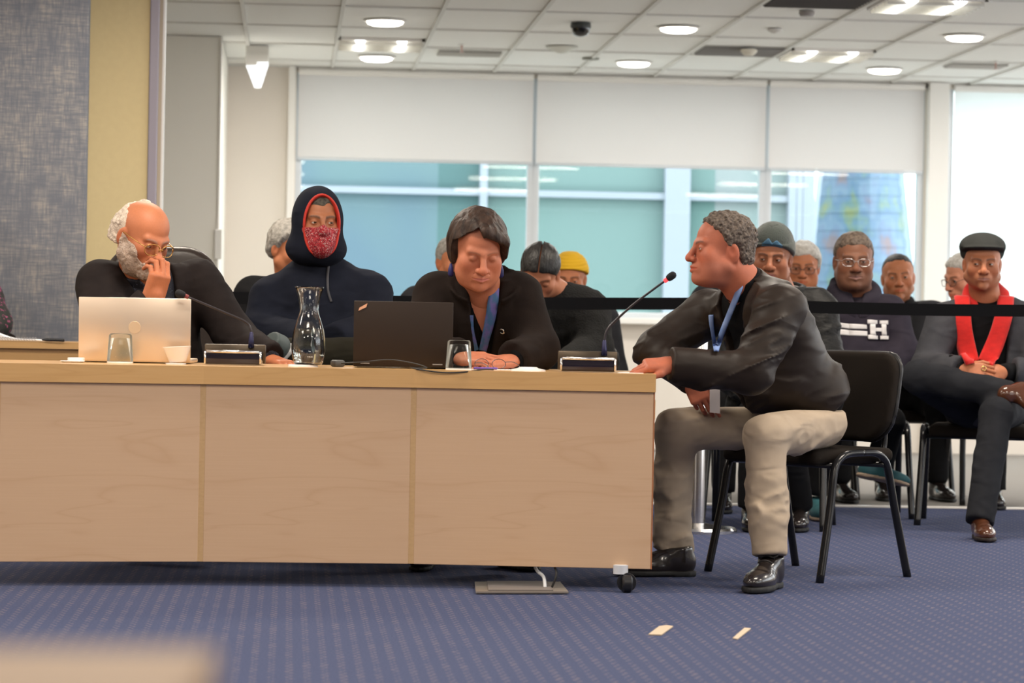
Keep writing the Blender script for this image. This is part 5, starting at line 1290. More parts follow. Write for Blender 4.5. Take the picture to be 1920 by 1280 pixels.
# leather armchair of the bearded man
def oc(label, c, yaw, top, m, w=.26, base=True):
    t = thing('office_chair', label, 'chair', (c[0], c[1], 0)); R = rotz(yaw); T = lambda q: c + R @ np.asarray(q, float); inv = lambda p: (p - c) @ R
    def bk(p):
        q = inv(p); zc = (top + .52) / 2; z = q[:, 2] - zc; hh = (top - .52) / 2; y = q[:, 1] - .26 - z * .14 + .35 * q[:, 0] ** 2
        wv = w - .05 * np.clip(z / hh, 0, 1) ** 2; dx = np.abs(q[:, 0]) - wv + .11; dz = np.abs(z) - hh + .11
        return smax(np.sqrt(np.maximum(dx, 0) ** 2 + np.maximum(dz, 0) ** 2) + np.minimum(np.maximum(dx, dz), 0) - .11, np.abs(y) - .045, .04)
    cc = np.array([c[0], c[1], 0]); sdf_obj('backrest', bk, cc + V3(-.45, -.45, .4), cc + V3(.45, .55, top + .1), .014, m, t)
    sdf_obj('seat', lambda p: rbx(inv(p), (0, 0, .47), (w, .25, .05), .045), cc + V3(-.4, -.4, .36), cc + V3(.4, .4, .6), .014, m, t)
    MB().tube([T((0, 0, .42)), T((0, 0, .10))], .03, 14).build('gas_lift', M_BLACKP, t, smooth=True)
    for k in range(5):
        a = 2 * math.pi * k / 5 + .3; e = V3(.28 * math.cos(a), .28 * math.sin(a), .075); l = MB().tube([T((0, 0, .11)), T(e)], [.026, .018], 8).build('base_arm', M_BLACKP, t, smooth=True)
        MB().lathe([(0, -.018), (.026, -.018), (.029, 0), (.026, .018), (0, .018)], T(e * V3(1, 1, 0) + V3(0, 0, .030)), 16, R=R @ rotz(a + 1.57) @ roty(math.pi / 2)).build('castor', M_BLACKP, l, auto=40)
    for s in (-1, 1):
        MB().tube(spline([T((s * (w + .03), -.02, .44)), T((s * (w + .05), -.02, .60)), T((s * (w + .05), .0, .655)), T((s * (w + .05), .18, .66)), T((s * (w + .02), .25, .60))], 5), .018, 8).build('armrest', M_BLACKP, t, smooth=True)
M_LEATH = mat('brown_black_leather', (.028, .019, .015), .35, bump=((70, 70, 70), .25, .002))
oc('high-backed leather office chair behind the bearded man', V3(*(P(318, 700, 11.12)[:2]), 0), math.radians(10), 1.20, M_LEATH, .25)

# ------------------------------------------------------------------ man in the hood
J = seated(P(598, 416, 11.32), math.radians(4), 1.0)
J.update(neck=P(598, 503, 11.40), shA=P(512, 562, 11.42), shB=P(688, 556, 11.42), elA=P(492, 622, 11.34), elB=P(704, 616, 11.34), wrA=P(568, 640, 11.16), wrB=P(632, 640, 11.16), pelvis=P(598, 735, 11.46))
J['hipA'] = P(560, 742, 11.42); J['hipB'] = P(640, 742, 11.42); J['knB'] = P(705, 668, 11.0); J['anB'] = P(535, 664, 10.92); J['knA'] = P(548, 740, 11.0); J['anA'] = ATZ(545, 10.98, .1)
pr = Person('man in a navy hood with a red patterned face covering', P(597, 416, 11.30), 10, 2, 0, 1.05, J=J, hs=.0026, skin=(.40, .20, .115), w=1.0, browc=(.03, .025, .022), browt=1.2, gaze=(.35, -1, -.05), open=.8, lid=-.002, neck_r=.06)
pr.on_head('hair', hair_field(.006, ([0, .45, .9, 1.2, 1.45, 3.15], [.054, .060, .045, .02, -.02, -.06]), .003, (40, 40, 90), 3), hairmat('short_dark_hair', (.030, .026, .022), (.10, .09, .07)), h=.0035)
hf = pr.hf
def bandana(p):
    d = hf(p) - .007 - .0025 * vnoise(p, 35, 2); d = smin(d, ell(p, (0, -.060, -.078), (.056, .052, .060)), .02)
    d = smax(d, p[:, 2] + .021 - .30 * np.abs(p[:, 0]) * 0 - .012 * np.exp(-(p[:, 0] / .012) ** 2), .003); d = smax(d, p[:, 1] - .03, .004); return smax(d, -.150 - p[:, 2], .01)
M_BAND = None
m, nt, b = nodes_of('paisley_bandana'); L = nt.links.new; tc = N(nt, 'ShaderNodeTexCoord')
vo = N(nt, 'ShaderNodeTexVoronoi', feature='DISTANCE_TO_EDGE'); vo.inputs['Scale'].default_value = 75; L(tc.outputs['Object'], vo.inputs['Vector'])
n2 = N(nt, 'ShaderNodeTexNoise'); n2.inputs['Scale'].default_value = 95; n2.inputs['Distortion'].default_value = 2.5; L(tc.outputs['Object'], n2.inputs['Vector'])
cr = N(nt, 'ShaderNodeValToRGB'); e = cr.color_ramp.elements; e[0].position = .40; e[0].color = (.09, .004, .012, 1); e[1].position = .635; e[1].color = (.50, .42, .40, 1)
for (ps, c) in ((.47, (.36, .010, .020)), (.575, (.40, .012, .022))): q = e.new(ps); q.color = (*c, 1)
L(n2.outputs[0], cr.inputs[0]); L(cr.outputs[0], b.inputs['Base Color']); b.inputs['Roughness'].default_value = .8
pr.on_head('bandana', bandana, m, h=.003)
pr.body()
M_NAVY = cloth('navy_fleece', (.0140, .0165, .027), (.011, .013, .0215), .92)
op_ = lambda p: ell(p, (0, -.125, -.012), (.074, .125, .128))
def hood_o(p):
    d = ell(p, (0, .022, .004), (.098, .124, .134)); d = smin(d, ell(p, (0, .03, -.10), (.118, .115, .075)), .04)
    return d - .003 * vnoise(p, (22, 22, 14), 4)
def hood(p):
    d = hood_o(p); d = smax(d, -(d + .012), .003); return smax(d, -op_(p), .004)
ho = pr.on_head('hood', hood, M_NAVY, lo=(-.17, -.2, -.2), hi=(.17, .2, .2), h=.0045)
def lining(p):
    s_ = np.abs(op_(p) - .001) - .0048; return smax(smax(s_, np.abs(hood_o(p) + .003) - .0095, .002), -.122 - p[:, 2], .004)
pr.on_head('hood_lining', lining, mat('red_lining', (.50, .030, .018), .7), lo=(-.17, -.2, -.2), hi=(.17, .2, .2), h=.003, parent=ho)
tf1 = top_field(J, .018, 1.08, 1.1, .012, 7.0, sleeve=1.32, shr=1.12, hem=-.08, necko=.022); hdir = pr
def pouch(p): return tf1(p)
hb = pr.wear('hoodie', tf1, M_NAVY, h=.008)
def pocket(p):
    s_, f_, u_ = frame_of(J); q = p - (J['pelvis'] + u_ * .13); return smax(tf1(p) - .012, np.maximum(np.abs(q @ s_) - .14 + .25 * (q @ u_), np.maximum(np.abs(q @ u_) - .09, -(q @ f_))), .01)
pr.wear('pouch_pocket', pocket, M_NAVY, h=.009, parent=hb)
V, Fc = ribbon_on(tf1, [(616, 470), (616, 490), (614, 520), (615, 545), (621, 566)], 4, 10.7, 11.9, .003, .004); raw_obj('drawstring', V, Fc, mat('grey_cord', (.06, .06, .07), .7), hb, True)
M_OLIVE = cloth('dark_olive_trousers', (.022, .020, .014), None, .9)
pr.wear('trousers', leg_field(J, .008, 1.0, endup=.0), M_OLIVE, keys=LEGK, h=.011)
M_SNK = mat('grey_green_trainer', (.07, .09, .09), .6); M_SNKS = mat('pale_sole', (.55, .55, .55), .6)
shoe_parts(pr.t, J['anB'] + V3(.03, -.03, .035), V3(-.75, -.25, -.62), M_SNK, M_SNKS, .92, .006, up=(-.55, -.6, .60))
shoe_parts(pr.t, V3(J['anA'][0], J['anA'][1] + .06, 0), V3(0, -1, 0), M_SNK, M_SNKS, 1.0, .009)
place_chair(P(598, 700, 11.50)[0], P(598, 700, 11.50)[1], math.radians(3), 'black visitor chair under the man in the navy hood')

# ------------------------------------------------------------------ woman reading at the desk
J = seated(P(895, 458, 10.32), 0)
J.update(neck=P(908, 552, 10.42), shA=P(822, 556, 10.46), shB=P(968, 556, 10.46), elA=P(790, 650, 10.36), elB=P(1010, 655, 10.32), wrA=P(862, 672, 10.14), wrB=P(962, 676, 10.15), pelvis=P(905, 770, 10.78))
for k in ('hipA', 'hipB', 'knA', 'knB', 'anA', 'anB'): J[k] = J[k] + V3(0, .42, 0)
pr = Person('woman with short dark hair in a black blazer looking down at the desk', P(896, 466, 10.30), 9, 24, 0, 1.12, J=J, hs=.0024, skin=(.52, .245, .165), w=1.04, jaw=1.08, fat=.5, nose=1.12, lip=1.0, open=0,
            browc=(.16, .085, .06), browa=.55, browt=.8, lipc=(.50, .17, .14), neck_r=.058, wrinkle=[((.018, -.098, -.040), (.031, -.078, -.064), .0016)])
def whair(p):
    q = p.copy(); ph = np.arctan2(np.abs(p[:, 0]), -(p[:, 1] - .012)); par = p[:, 0] + .022                # parting left of centre
    n = vnoise(p, (50, 50, 16), 2) + .5 * vnoise(p, (110, 110, 34), 3)
    d = ell(p, (0, .016, .044), (.088, .110, .090)); d = smin(d, ell(mirror(p), (.063, .006, -.010), (.028, .074, .062)), .05); d = smin(d, ell(p, (0, .07, -.02), (.07, .05, .075)), .03)
    d = smin(d, cap(p, (.0, -.072, .088), (.062, -.062, .050), .020, .024), .02); d = d - .0035 * n
    zl = np.interp(ph, [0, .3, .55, .72, .88, 1.05, 1.3, 2.0, 3.15], [.088, .086, .074, .046, .004, -.034, -.052, -.068, -.075])
    zr = np.interp(ph, [0, .3, .55, .72, .88, 1.05, 1.3, 2.0, 3.15], [.074, .062, .050, .034, .002, -.030, -.050, -.066, -.075])
    z = np.where(p[:, 0] < -.01, zl, zr); zt = np.where(np.abs(par) < .012, .088, z); zt = np.where(p[:, 1] > -.02, z, np.maximum(z, .100 - np.abs(par) * 1.6 * np.where(par < 0, .55, 1.2)))
    return smax(d, (zt - p[:, 2]) * .8, .006)
pr.on_head('hair', whair, hairmat('dark_brown_hair', (.016, .0095, .007), (.050, .028, .019), .5, (60, 60, 22)), h=.003)
for s in (-1, 1):
    e = pr.tube('earring', [(s * .080, .004, -.045), (s * .082, .003, -.055)], .002, mat('gold', (.75, .5, .18), .25, 1.0))
    MB().tube(np.array([pr.W((s * .083, .003, -.055)) + V3(0, -.012, z) for z in (0, -.02, -.04, -.048)]), [.004, .010, .011, .006], 10).build('earring_drop', mat('navy_feather', (.012, .014, .10), .6), e, smooth=True)
pr.hand(J['wrA'], P(930, 672, 10.10) - J['wrA'], V3(-.1, -.5, 1), -1, [(.25, .4, .3), (.3, .4, .3), (.35, .45, .3), (.4, .5, .3)], el=J['elA'], s=.95, h=.0026)
pr.hand(J['wrB'], P(885, 684, 10.08) - J['wrB'], V3(.1, -.45, 1), 1, [(.2, .3, .3), (.2, .3, .3), (.25, .3, .3), (.3, .3, .3)], el=J['elB'], s=.93, h=.0026)
pr.body()
M_BLAZ = cloth('black_wool_blazer', (.0185, .0132, .0112), (.0140, .0100, .0088), .95, bs=.6, sc=300)
tf0 = top_field(J, .002, 1.05, 1.2); vcn = v_cut(J, .115, .05, u0=.005)
pr.wear('top', lambda p: smax(tf0(p), -vcn(p)[0], .006), cloth('black_top', (.006, .006, .007)), h=.009)
vsk = top_field(J, -.006, 1.05, 1.2)
pr.wear('chest', lambda p: smax(vsk(p), -(p - J['neck']) @ frame_of(J)[2] - .22, .02), mat('chest_skin', (.46, .165, .095), .5), h=.011)
tf1 = top_field(J, .015, 1.08, 1.15, .008, 9.0, sleeve=1.24, shr=1.16, armend=.02, hem=-.1); vc = v_cut(J, .40, .050, u0=.0); sB, fB, uB = frame_of(J)
def blz(p):
    reg, u, v, w = vc(p); d = tf1(p); ne = J['neck']
    d = d - .007 * np.clip(1 - np.abs(reg - .025) / .025, 0, 1) ** .4 * (w > 0) * (v > -.35)
    q = p - (ne - uB * .0); hh = q @ uB; rad = np.sqrt((q @ sB) ** 2 * .85 + (q @ fB) ** 2)
    col = np.maximum(np.abs(rad - .098 - .30 * hh) - .007, np.abs(hh - .020) - .040); d = smin(d, col, .010)
    return smax(d, -reg, .005)
bz = pr.wear('blazer', blz, M_BLAZ, h=.0075)
# blue scarf down both edges of the opening
M_SCARF = mat('blue_scarf', (.045, .12, .26), .7, noise=((40, 40, 18), (.13, .11, .33), .42, .60), bump=((200, 200, 200), .3, .001))
bth = lambda p: np.minimum(tf0(p) - .004, vsk(p))
V, Fc = ribbon_on(bth, [(926, 542), (923, 570), (918, 600), (911, 630), (905, 655)], [17, 19, 18, 15, 14], 10, 11, .006, .005, m=5); raw_obj('scarf', V, Fc, M_SCARF, pr.t, True)
V, Fc = ribbon_on(bth, [(884, 590), (882, 615), (886, 640), (892, 655)], [8, 14, 16, 12], 10, 11, .006, .005, m=5); raw_obj('scarf', V, Fc, M_SCARF, pr.t, True)
c_, D2 = march([942], [620], blz, 9.9, 11.0); g = grad(blz, c_)[0]; c_ = c_[0]
ax = nrm(np.cross(g, (0, 0, 1))); ay = np.cross(g, ax); br = MB().tube([c_ + g * .004 + (ax * math.cos(a) + ay * math.sin(a)) * .009 for a in np.linspace(.6, 5.6, 16)], np.interp(np.linspace(0, 1, 16), [0, .5, 1], [.0015, .0042, .0015]), 8)
br.build('brooch', mat('silver', (.75, .72, .70), .2, 1.0), bz, smooth=True)
pr.wear('skirt', leg_field(J, .008, 1.05), M_BLAZ, keys=LEGK, h=.014)
for k, (px, sx) in enumerate(((808, -.2), (948, .5))):
    g = PZ(px, 1072, 0); shoe_parts(pr.t, g + V3(0, .22, 0), V3(sx, -1, 0), M_SHOE, M_SOLE, .88, .009)
oc('dark office chair behind the woman in the blazer', V3(*(P(905, 700, 10.95)[:2]), 0), 0, .93, M_CHF, .23)

# ------------------------------------------------------------------ the audience behind the belt
SKA = dict(tan=(.47, .225, .125), brown=(.34, .165, .092), fair=(.58, .31, .215), deep=(.21, .11, .07))
M_DARKT = cloth('charcoal_trousers', (.020, .021, .025), None, .9); M_BLKT = cloth('black_trousers', (.009, .009, .010), None, .9)
def lower(pr, m=None, h=.015, shoes=None, ms=None, **k):
    J = pr.J; pr.wear('trousers', leg_field(J, .006, 1.0, .006, endup=-.0, **k), m or M_BLKT, keys=LEGK, h=h)
    for q in 'AB':
        f = nrm((J['kn' + q] - J['hip' + q]) * V3(1, 1, 0)); a = J['an' + q]
        if shoes is not False: shoe_parts(pr.t, V3(a[0], a[1], 0) - f * .06, f, shoes or M_SHOE, ms or M_SOLE, 1.0, .010)
def sit(pr, lab, yaw, back=.05):
    p = pr.J['pelvis']; f = V3(math.sin(yaw), -math.cos(yaw), 0); q = p + f * .06; place_chair(q[0], q[1], yaw, lab)
def ring_collar(J, R0, th, hh, up0=.0, slope=0.0, k=.02, front=None):
    sd, fw, up = frame_of(J); ne = J['neck']
    def f(p):
        q = p - (ne + up * up0); u, w, v = q @ sd, q @ fw, q @ up; v = v + slope * w; rad = np.sqrt(u * u + w * w)
        d = smax(np.abs(rad - R0 + .2 * v) - th, np.abs(v) - hh, th)
        if front: d = smax(d, -(np.abs(u) - np.where(w > 0, np.maximum(front[0] + front[1] * v, 0), 0)), .008)
        return d
    return f

# --- man in flat cap and red scarf
hc = P(1842, 494, 13.35)
J = seated(hc, math.radians(-8))
J.update(neck=P(1848, 566, 13.42), pelvis=P(1852, 755, 13.5), shA=P(1772, 602, 13.42), shB=P(1922, 602, 13.42), elA=P(1738, 690, 13.3), elB=P(1950, 700, 13.3), wrA=P(1806, 694, 13.02), wrB=P(1880, 698, 13.02),
         hipA=P(1815, 762, 13.45), hipB=P(1890, 762, 13.45), knA=P(1722, 706, 13.1), anA=P(1884, 738, 12.92), knB=P(1868, 776, 12.82), anB=P(1838, 965, 12.6))
pr = Person('man in a flat cap, bright red scarf and grey blazer with legs crossed', hc, -10, 2, 0, 1.06, J=J, hs=.0027, skin=(.44, .215, .125), w=1.06, jaw=1.18, nose=1.22, browc=(.05, .035, .028), stub=.22, stubc=(.10, .06, .045), lipc=(.30, .13, .10), gaze=(-.55, -1, -.05), open=.85, neck_r=.064, brow=1.1)
M_CAP = cloth('charcoal_felt', (.040, .042, .040), None, .95)
def capf(p):
    q = (p @ rotx(.10).T) * V3(.93, .96, 1)
    d = ell(q, (0, .020, .076), (.095, .110, .064)); d = smin(d, ell(q, (0, -.04, .072), (.085, .075, .040)), .03); d = smax(d, .046 - q[:, 2] - .25 * q[:, 1], .010); b = ell(q, (0, -.078, .062), (.080, .052, .011)); b2 = ell(q, (0, .03, .045), (.088, .088, .045)); d = smin(d, smax(b2, q[:, 2] - .09, .01), .01)
    return smin(d, b, .018)
pr.on_head('flat_cap', capf, M_CAP, h=.004)
pr.on_head('hair', hair_field(.004, ([0, 1.1, 1.3, 1.5, 1.8, 3.15], [.09, .06, .02, -.01, 0, -.05]), .001, 90), hairmat('cropped_black', (.012, .010, .009), (.03, .025, .022)), h=.004)
pr.hand(J['wrA'], P(1850, 696, 12.98) - J['wrA'], V3(-.2, -1, .55), -1, [(.5, .6, .4)] * 4, el=J['elA'], s=1.0, h=.0034)
pr.hand(J['wrB'], P(1835, 702, 12.99) - J['wrB'], V3(.2, -1, .6), 1, [(.5, .6, .4)] * 4, el=J['elB'], s=1.0, h=.0034)
pr.body()
M_GREYB = cloth('grey_wool_blazer', (.055, .055, .062), (.040, .041, .048), .95, bs=.6, sc=260)
tf0 = top_field(J, .004, 1.08, 1.2); pr.wear('shirt', tf0, M_BLKSH, h=.012)
tf1 = top_field(J, .018, 1.12, 1.2, .010, 11.0, sleeve=1.22, shr=1.1, armend=.02, hem=-.09); vc = v_cut(J, .62, .11)
def bl3(p):
    reg, u, v, w = vc(p); d = tf1(p) - .007 * np.clip(1 - np.abs(reg - .028) / .028, 0, 1) ** .4 * (w > 0) * (v > -.4); return smax(d, -reg, .005)
b3 = pr.wear('blazer', bl3, M_GREYB, h=.009)
c_, _ = march([1783], [667], bl3, 12.6, 14); g = grad(bl3, c_)[0]; MB().tube([c_[0], c_[0] + g * .006], .010, 12).build('button', M_BLACKP, b3)
M_REDS = mat('red_wool', (.62, .014, .010), .9, noise=((30, 30, 60), (.50, .010, .008), .3, .7), bump=((220, 220, 220), .5, .002), sheen=.2)
rc = ring_collar(J, .092, .024, .050, .0, .55, front=(.035, .25)); up_s = frame_of(J)[2]; sc_ = pr.wear('scarf', lambda p: smax(rc(p) + folds(p, .006, 3), -.045 - (p - J['neck']) @ up_s, .01), M_REDS, keys=('neck',), h=.006, margin=.2)
uni = top_field(J, .020, 1.12, 1.2)
V, Fc = ribbon_on(uni, [(1806, 560), (1806, 590), (1808, 620), (1814, 650), (1822, 680)], [26, 30, 32, 32, 30], 12.7, 14, .012, .010, m=7); raw_obj('scarf_end', V, Fc, M_REDS, sc_, True)
V, Fc = ribbon_on(uni, [(1884, 560), (1880, 590), (1872, 620), (1862, 650), (1850, 680)], [26, 30, 30, 32, 32], 12.7, 14, .012, .010, m=7); raw_obj('scarf_end', V, Fc, M_REDS, sc_, True)
pr.wear('trousers', leg_field(J, .006, 1.0, .008, 5.0, thigh=.088, knee=.070, hem=.056, endup=-.03), M_DARKT, keys=LEGK, h=.009)
M_BROWN = mat('brown_boot_leather', (.085, .030, .014), .2, coat=.5, bump=((60, 60, 60), .15, .003)); M_BSOLE = mat('dark_boot_sole', (.02, .012, .009), .6)
shoe_parts(pr.t, V3(J['anB'][0] + .01, J['anB'][1] + .06, 0), V3(-.10, -1, 0), M_BROWN, M_BSOLE, .98, .006, boot=True)
shoe_parts(pr.t, J['anA'] + V3(.10, .0, .052), V3(.25, -.75, -.62), M_BROWN, M_BSOLE, .98, .006, boot=True, up=(-.96, -.2, -.16))
q = J['wrA'] + (P(1850, 690, 12.98) - J['wrA']) * .85; MB().tube([q + V3(.010 * math.cos(a), .0, .010 * math.sin(a)) + V3(0, -.012, 0) for a in np.linspace(0, 6.28, 14)[:-1]], .003, 6, closed=True).build('ring', mat('gold', (.75, .5, .18), .25, 1.0), pr.t, smooth=True)
place_chair(P(1840, 700, 13.62)[0], P(1840, 700, 13.62)[1], math.radians(-16), 'black visitor chair under the man with the red scarf')

# --- man in the lettered hoodie
hc = P(1601, 489, 14.1); J = seated(hc, math.radians(-4), 1.05)
J.update(neck=P(1603, 562, 14.16), shA=P(1552, 590, 14.16), shB=P(1664, 590, 14.16), elA=P(1535, 665, 14.1), elB=P(1690, 665, 14.1))
J['knB'] = P(1668, 790, 13.72); J['anB'] = P(1650, 876, 13.95); J['knA'] = P(1560, 790, 13.7); J['anA'] = P(1530, 925, 13.75)
pr = Person('heavy man with glasses in a dark hoodie with a white letter H', hc, -6, 2, 0, 1.18, J=J, hs=.0028, skin=SKA['deep'], w=1.06, jaw=1.14, fat=.7, nose=1.25, mouth=.003, browc=(.03, .022, .02), browa=.6, stub=.35, stubc=(.06, .045, .04), open=.7, neck_r=.07, lipc=(.24, .12, .10))
pr.on_head('hair', hair_field(.010, ([0, .5, .9, 1.2, 1.45, 1.75, 2.2, 3.15], [.066, .062, .045, .02, -.01, 0, -.03, -.06]), .003, (50, 50, 20), 5), hairmat('brown_grey_hair', (.060, .042, .032), (.17, .13, .10)), h=.0036)
specs(pr, mat('thin_silver_rim', (.6, .6, .6), .2, 1.0), rx=.025, rz=.016, zc=-.006, y=-.108, rr=.0011)
pr.hand(J['wrA'], V3(.08, -.05, -.03), V3(0, -.3, 1), -1, [(.4, .5, .3)] * 4, el=J['elA'], h=.004); pr.hand(J['wrB'], V3(-.08, -.05, -.03), V3(0, -.3, 1), 1, [(.4, .5, .3)] * 4, el=J['elB'], h=.004)
pr.body()
M_PURP = cloth('plum_grey_fleece', (.034, .029, .040), (.026, .022, .032), .95)
tf1 = top_field(J, .022, 1.12, 1.35, .008, 13.0, sleeve=1.35, shr=1.1, hem=-.08); hd = pr.wear('hoodie', tf1, M_PURP, h=.010)
rc = ring_collar(J, .108, .030, .058, .022, .45, front=(.012, .30)); pr.wear('hood', lambda p: rc(p) + folds(p, .008, 6), M_PURP, keys=('neck',), h=.007, margin=.22, parent=hd)
W_ = mat('white_print', (.72, .70, .70), .8); dd = (13.3, 15.0)
V, Fc = decal_on(tf1, [[(1552, 602), (1592, 607), (1592, 616), (1552, 611)], [(1592, 607), (1630, 609), (1630, 617), (1592, 616)], [(1552, 615), (1592, 619), (1592, 629), (1552, 626)], [(1592, 619), (1630, 621), (1630, 630), (1592, 629)]], *dd, off=.004); raw_obj('stripe', V, Fc, W_, hd, True)
V, Fc = decal_on(tf1, [[(1624, 598), (1667, 599), (1668, 638), (1627, 637)]], *dd, off=.005); raw_obj('letter_backing', V, Fc, M_PURP, hd, True)
def Hq(x0, x1, y0, y1): f_ = lambda x, y: (1626 + x * 39 + y * 1.5, 600 + y * 36 + x * 1.0); return [f_(x0, y0), f_(x1, y0), f_(x1, y1), f_(x0, y1)]
V, Fc = decal_on(tf1, [Hq(.0, .44, .0, .20), Hq(.56, 1, .0, .20), Hq(.0, .44, .80, 1), Hq(.56, 1, .80, 1), Hq(.10, .35, .2, .8), Hq(.65, .90, .2, .8), Hq(.35, .65, .40, .60)], *dd, off=.009); raw_obj('letter', V, Fc, W_, hd, True)
def tq(x, y, w_, h_): return [(x, y), (x + w_, y), (x + w_, y + h_), (x, y + h_)]
lt_ = [tq(1559, 618, 1, 5), tq(1560, 618, 2, 1), tq(1562, 618.6, 1, 1.6), tq(1560, 620.2, 2, 1), tq(1561.5, 621, 1.2, 2), tq(1564, 618.3, 1.1, 5), tq(1566.6, 618.6, 3, 1), tq(1566.4, 619.3, 1, 1.4), tq(1566.6, 620.5, 3, 1), tq(1568.8, 621.2, 1, 1.4), tq(1566.6, 622.5, 3, 1)]
V, Fc = decal_on(tf1, lt_, *dd, off=.0065); raw_obj('lettering', V, Fc, mat('print_ink', (.04, .035, .05), .8), hd, True)
pr.wear('trousers', leg_field(J, .006, 1.05, .006), M_BLKT, keys=LEGK, h=.013)
M_TEAL = mat('teal_trainer', (.030, .115, .135), .6); M_TSOLE = mat('tan_sole', (.40, .30, .22), .7)
q = P(1606, 893, 13.9); shoe_parts(pr.t, q, P(1690, 912, 13.8) - q, M_TEAL, M_TSOLE, .90, .007, up=(.3, .2, 1))
q = J['anA']; shoe_parts(pr.t, V3(q[0], q[1] + .06, 0), V3(0, -1, 0), M_TEAL, M_TSOLE, 1.0, .009)
sit(pr, 'black visitor chair under the man in the lettered hoodie', math.radians(-4))

# --- young man in a beanie
hc = P(1447, 483, 13.15); J = seated(hc, math.radians(-20), 1.02)
J.update(neck=P(1470, 562, 13.24), shA=P(1392, 588, 13.24), shB=P(1528, 584, 13.24), elB=P(1540, 670, 13.15)); J['anA'] = ATZ(1408, 12.95, .10); J['anB'] = ATZ(1500, 13.0, .10); J['knA'] = ATZ(1415, 12.95, .53)
pr = Person('young man in a dark green beanie and black padded jacket', hc, -14, 6, 3, 1.10, J=J, hs=.0028, skin=(.30, .145, .085), w=1.06, jaw=1.12, fat=.3, nose=1.3, lip=1.25, browc=(.02, .014, .012), lipc=(.26, .10, .085), open=.7, lid=-.0018, gaze=(-.3, -1, -.1), brow=1.1)
M_BEAN = mat('green_knit', (.026, .034, .030), .95, bump=((260, 260, 90), .6, .002), noise=((14, 14, 14), (.034, .042, .036), .3, .7), sheen=.3)
def bean(p):
    n = .0012 * np.sin(np.arctan2(p[:, 0], p[:, 1]) * 60); zl = .030 + .30 * p[:, 1] * -.0
    d = ell(p, (0, .018, .058), (.089, .108, .094)) - n; band = smax(ell(p, (0, .014, .036), (.0965, .1165, .122)) - n, p[:, 2] - .072 - .12 * p[:, 1], .006); d = smin(d, band, .004)
    return smax(d, .022 - p[:, 2] - .42 * p[:, 1], .008)
bo = pr.on_head('beanie', bean, M_BEAN, h=.0036)
wf = lambda p: bean(pr.Lc(p)) * pr.sc
V, Fc = decal_on(wf, [[(1428, 457), (1450, 459), (1442, 447), (1440, 447)], [(1444, 458), (1468, 461), (1457, 451), (1455, 451)], [(1428, 459), (1467, 462.5), (1467, 464.5), (1428, 461)]], 12.6, 13.6, off=.002); raw_obj('emblem', V, Fc, mat('blue_emblem', (.035, .10, .17), .7), bo, True)
pr.body(); M_PUFF = mat('black_puffer', (.010, .010, .010), .55, bump=((28, 28, 60), .5, .01), spec=.2)
tf1 = top_field(J, .024, 1.08, 1.1, .012, 15.0, sleeve=1.45, shr=1.12, hem=-.08); jo = pr.wear('jacket', tf1, M_PUFF, h=.010)
rc = ring_collar(J, .092, .020, .050, .03, .25, front=(.02, .2)); pr.wear('collar', rc, M_PUFF, keys=('neck',), h=.008, margin=.2, parent=jo)
rc2 = ring_collar(J, .074, .010, .035, .035, .2); pr.wear('shirt_collar', rc2, cloth('pale_grey_cotton', (.30, .28, .27)), keys=('neck',), h=.007, margin=.16)
lower(pr, M_BLKT); sit(pr, 'black visitor chair under the young man in the beanie', math.radians(-16))

# --- woman in black looking down
hc = P(1012, 512, 13.0); J = seated(hc, math.radians(-8), 1.0)
J.update(neck=P(1058, 556, 13.12), pelvis=P(1062, 745, 13.3), shA=P(990, 590, 13.12), shB=P(1098, 588, 13.14), elA=P(978, 660, 13.0), elB=P(1112, 655, 13.0), wrA=P(1010, 690, 12.8), wrB=P(1060, 692, 12.8))
pr = Person('dark-haired woman with a centre parting looking down, in a black jumper', hc, -12, 34, 6, 1.08, J=J, hs=.0028, skin=(.42, .215, .135), w=1.03, jaw=1.0, nose=1.1, open=0, lipc=(.32, .12, .10), browc=(.02, .015, .012), browt=.8, neck_r=.052)
def bh(p):
    n = vnoise(p, (90, 25, 40), 2); d = ell(p, (0, .016, .040), (.085, .106, .088)) - .0022 * n; ph = np.arctan2(np.abs(p[:, 0]), -(p[:, 1] - .012))
    zl = np.interp(ph, [0, .5, .9, 1.2, 1.5, 1.8, 3.15], [.058, .050, .026, .0, -.02, -.03, -.06])
    d = smax(d, zl - p[:, 2], .006); return smax(d, -np.maximum(np.abs(p[:, 0]) - .0026, -(ell(p, (0, .016, .040), (.085, .106, .088)) + .016)), .003)
pr.on_head('hair', bh, hairmat('black_hair', (.008, .007, .007), (.030, .028, .026), .38, (90, 25, 40)), h=.0034)
pr.body(); M_FUZZ = mat('black_mohair', (.008, .008, .0075), 1.0, bump=((120, 120, 120), 1.0, .006), )
tf1 = top_field(J, .020, 1.06, 1.1, .006, 17.0, sleeve=1.5, shr=1.15, hem=-.08); pr.wear('jumper', lambda p: tf1(p) - .004 * vnoise(p, 45, 3), M_FUZZ, h=.009)
lower(pr, h=.02); sit(pr, 'black visitor chair under the woman looking down', math.radians(-8))

